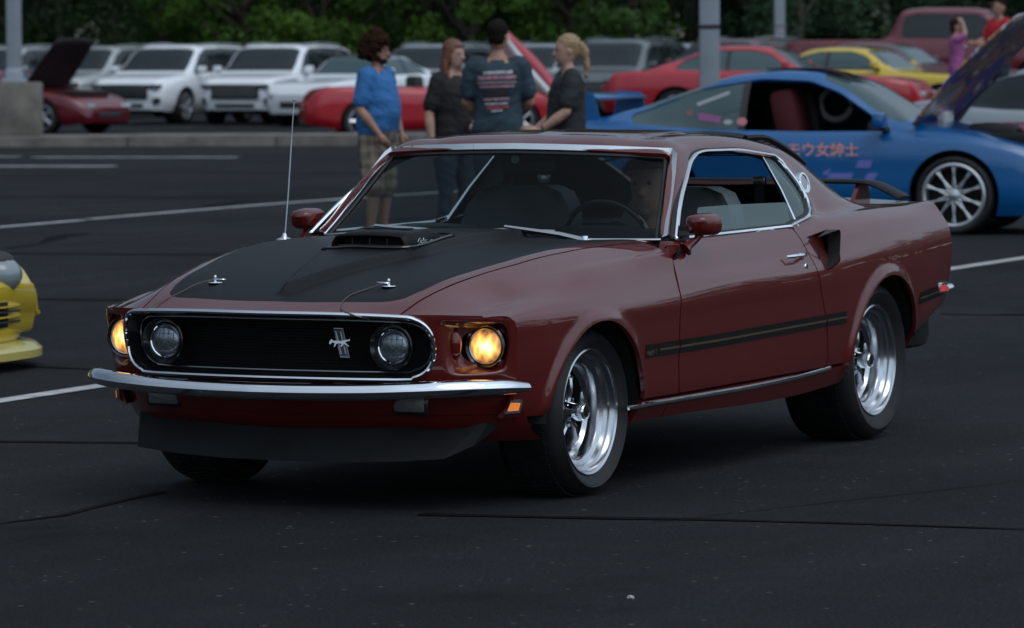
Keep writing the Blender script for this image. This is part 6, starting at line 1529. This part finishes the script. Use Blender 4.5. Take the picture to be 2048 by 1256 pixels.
hair(root, Hm, [((.055, 0, 1.575), .045, (1, 1.15, .8)), ((.03, .05, 1.60), .03, (1, .6, 1.2)), ((.03, -.05, 1.60), .03, (1, .6, 1.2)), ((.085, 0, 1.615), .018, (.6, 1.8, .4))], M['hair_brown'], 'beard', .008, .002)
mb = MB()
for sg in (1, -1): mb = MB().tube([(.108+.0*k, sg*.032+.022*math.cos(k), 1.672+.016*math.sin(k)) for k in np.linspace(0, 6.28, 12)[:-1]], .002, 5, closed=True); mb.v = [tuple(Hm @ Vector(v)) for v in mb.v]; mb.build('glasses', M['eye'], root)
# red haired woman
root, Hm = person('woman', 'woman with long auburn hair in black T-shirt with small white chest print', at(910, 37), AZC+R(38), .12, 1.58, 1.12,
   arms=[((.03, .235, 1.14), (.16, .12, 1.03), (.5, -.6, -.1)), ((-.02, -.26, 1.13), (.03, -.265, .90), (.15, 0, -1))], shirt='blackshirt', legs='denim', skin='skin2', female=True, head_yaw=R(12), head_pitch=.05, group=G4)
hair(root, Hm, [((-.018, 0, 1.705), .102, (1.0, .92, .95)), ((-.02, .068, 1.64), .045, (1.2, .7, 1.8)), ((-.02, -.068, 1.64), .045, (1.2, .7, 1.8)), ((-.03, .085, 1.54), .045, (.9, .7, 2.2)), ((-.03, -.085, 1.54), .045, (.9, .7, 2.2)), ((.03, -.105, 1.43), .036, (.8, .6, 2.4)), ((.02, .105, 1.45), .034, (.8, .6, 2.2)), ((-.07, 0, 1.55), .085, (.6, 1.1, 1.7)), ((.066, 0, 1.742), .04, (.7, 1.4, .55))], M['hair_red'], 'hair', .010, .003)
mb = MB().box((.137, .06, 1.33), (.006, .055, .012)).build('chest_print', whm, root)
# man seen from the back
root, Hm = person('man', 'man seen from behind in dark slate T-shirt with large pale and red back print', at(998, 36), YAW-R(4), .12, 1.72, 1.12,
   arms=[((.02, .25, 1.15), (.16, .17, 1.02), (.6, -.6, .1)), ((.02, -.25, 1.15), (.17, -.16, 1.04), (.6, .6, .1))], shirt='tealshirt', legs='denim', head_yaw=R(-8), group=G4)
hair(root, Hm, [((-.018, 0, 1.72), .100, (1.0, .86, .85)), ((-.04, 0, 1.665), .080, (.80, .92, 1.0))], M['hair_black'], 'hair', .010, .004)
def back_x(y_, z_): return -(.136+.0)*math.sqrt(max(0, 1-(y_/.215)**2))-.008
rows = [(1.385, .115, .024, 'pr1', -.01), (1.345, .150, .030, 'pr2', 0), (1.305, .155, .020, 'pr3', .0), (1.275, .14, .014, 'pr2', 0), (1.245, .115, .020, 'pr4', .01), (1.215, .105, .022, 'pr4', 0), (1.175, .10, .022, 'pr3', 0), (1.140, .09, .012, 'pr1', 0), (1.112, .085, .018, 'pr5', -.01), (1.085, .045, .012, 'pr1', 0)]
M['pr1'] = mat('print_white', (.50, .48, .52), .7, var=.5, vscale=40); M['pr2'] = mat('print_pink', (.40, .20, .24), .7, var=.5, vscale=30); M['pr3'] = mat('print_rose_grey', (.25, .17, .20), .7, var=.6, vscale=50); M['pr4'] = mat('print_black', (.012, .012, .014), .6, var=.3, vscale=20); M['pr5'] = mat('print_red', (.45, .05, .07), .7, var=.4, vscale=30)
for z_, hw_, hh, mk, yo_ in rows:
    V = []; 
    for i in range(11):
        y_ = -hw_+2*hw_*i/10
        for dz in (-hh/2, hh/2): V.append((back_x(y_, z_)-.004, y_+yo_, z_+dz+.008*(-(y_/hw_))*.5))
    MB().add(V, [(i*2, i*2+2, i*2+3, i*2+1) for i in range(10)]).build('back_print', M[mk], root, 0)
# ponytail woman facing left
root, Hm = person('woman', 'blond woman with ponytail in charcoal T-shirt facing left, forearm held forward', at(1137, 35), AZC-R(80), .12, 1.61, 1.12,
   arms=[((.06, .245, 1.16), (.27, .19, 1.01), (1, -.15, -.25)), ((.03, -.24, 1.15), (.24, -.15, 1.02), (1, .2, -.1))], shirt='charshirt', legs='khaki', skin='skin2', female=True, head_pitch=.04, belly=.02, group=G4)
hair(root, Hm, [((-.018, 0, 1.71), .100, (1.02, .86, .90)), ((-.045, 0, 1.665), .078, (.85, .9, 1.0)), ((-.115, 0, 1.69), .040, (1, .8, 1)), ((-.150, 0, 1.63), .040, (.9, .8, 1.6)), ((-.160, 0, 1.54), .036, (.8, .8, 1.9)), ((-.150, 0, 1.46), .024, (.8, .8, 1.8))], M['hair_blond'], 'hair', .010, .003)
MB().lathe([(.030, -.012), (.032, 0), (.030, .012)], 16, (0, 0, 0), 'x').build('wristwatch', M['black'], root).location = (.25, .20, 1.025)
# two people by the truck
root, Hm = person('girl', 'girl in pink shirt with both arms raised to her head, by the dark red pickup', at(1912, 66), AZC+R(95), .60, 1.45, .95,
   arms=[((.10, .20, 1.52), (.10, .08, 1.72), (-.6, -.5, .4)), ((.12, -.20, 1.52), (.10, -.08, 1.72), (-.6, .5, .4))], shirt='pinkshirt', legs='pinkshirt', skin='skin2', female=True)
hair(root, Hm, [((-.018, 0, 1.71), .100, (1, .88, .9)), ((-.05, 0, 1.62), .07, (.8, 1, 1.3))], M['hair_brown'])
root, Hm = person('man', 'man in red T-shirt standing in front of the dark red pickup, arms forward', at(1998, 68), AZC-R(60), .60, 1.74, 1.1,
   arms=[((.14, .23, 1.20), (.36, .16, 1.12), (1, 0, .0)), ((.10, -.23, 1.20), (.32, -.15, 1.14), (1, 0, .0))], shirt='redshirt', legs='denim')
hair(root, Hm, [((-.018, 0, 1.72), .098, (1, .84, .80))], M['hair_black'])
# driver
p = ray(1290, 382, 1, .40); print('driver head', p)
root, Hm = person('man', 'driver with grey goatee in dark shirt behind the windshield of the burgundy car', (p.x-.03, .41), R(4), p.z-1.64, 1.75, 1.1,
   arms=[((.16, .24, 1.20), (.36, .17, 1.26), (.8, -.1, .5)), ((.18, -.24, 1.20), (.38, -.15, 1.26), (.8, .1, .5))], shirt='blackshirt', legs='denim', seated=True)
hair(root, Hm, [((.066, 0, 1.565), .030, (.8, .9, .9)), ((.088, 0, 1.615), .013, (.7, 2.0, .6))], M['beard'], 'goatee', .007)
hair(root, Hm, [((-.02, 0, 1.715), .098, (1, .85, .80)), ((.07, 0, 1.745), .05, (1.3, 1.3, .28))], M['black'], 'cap')
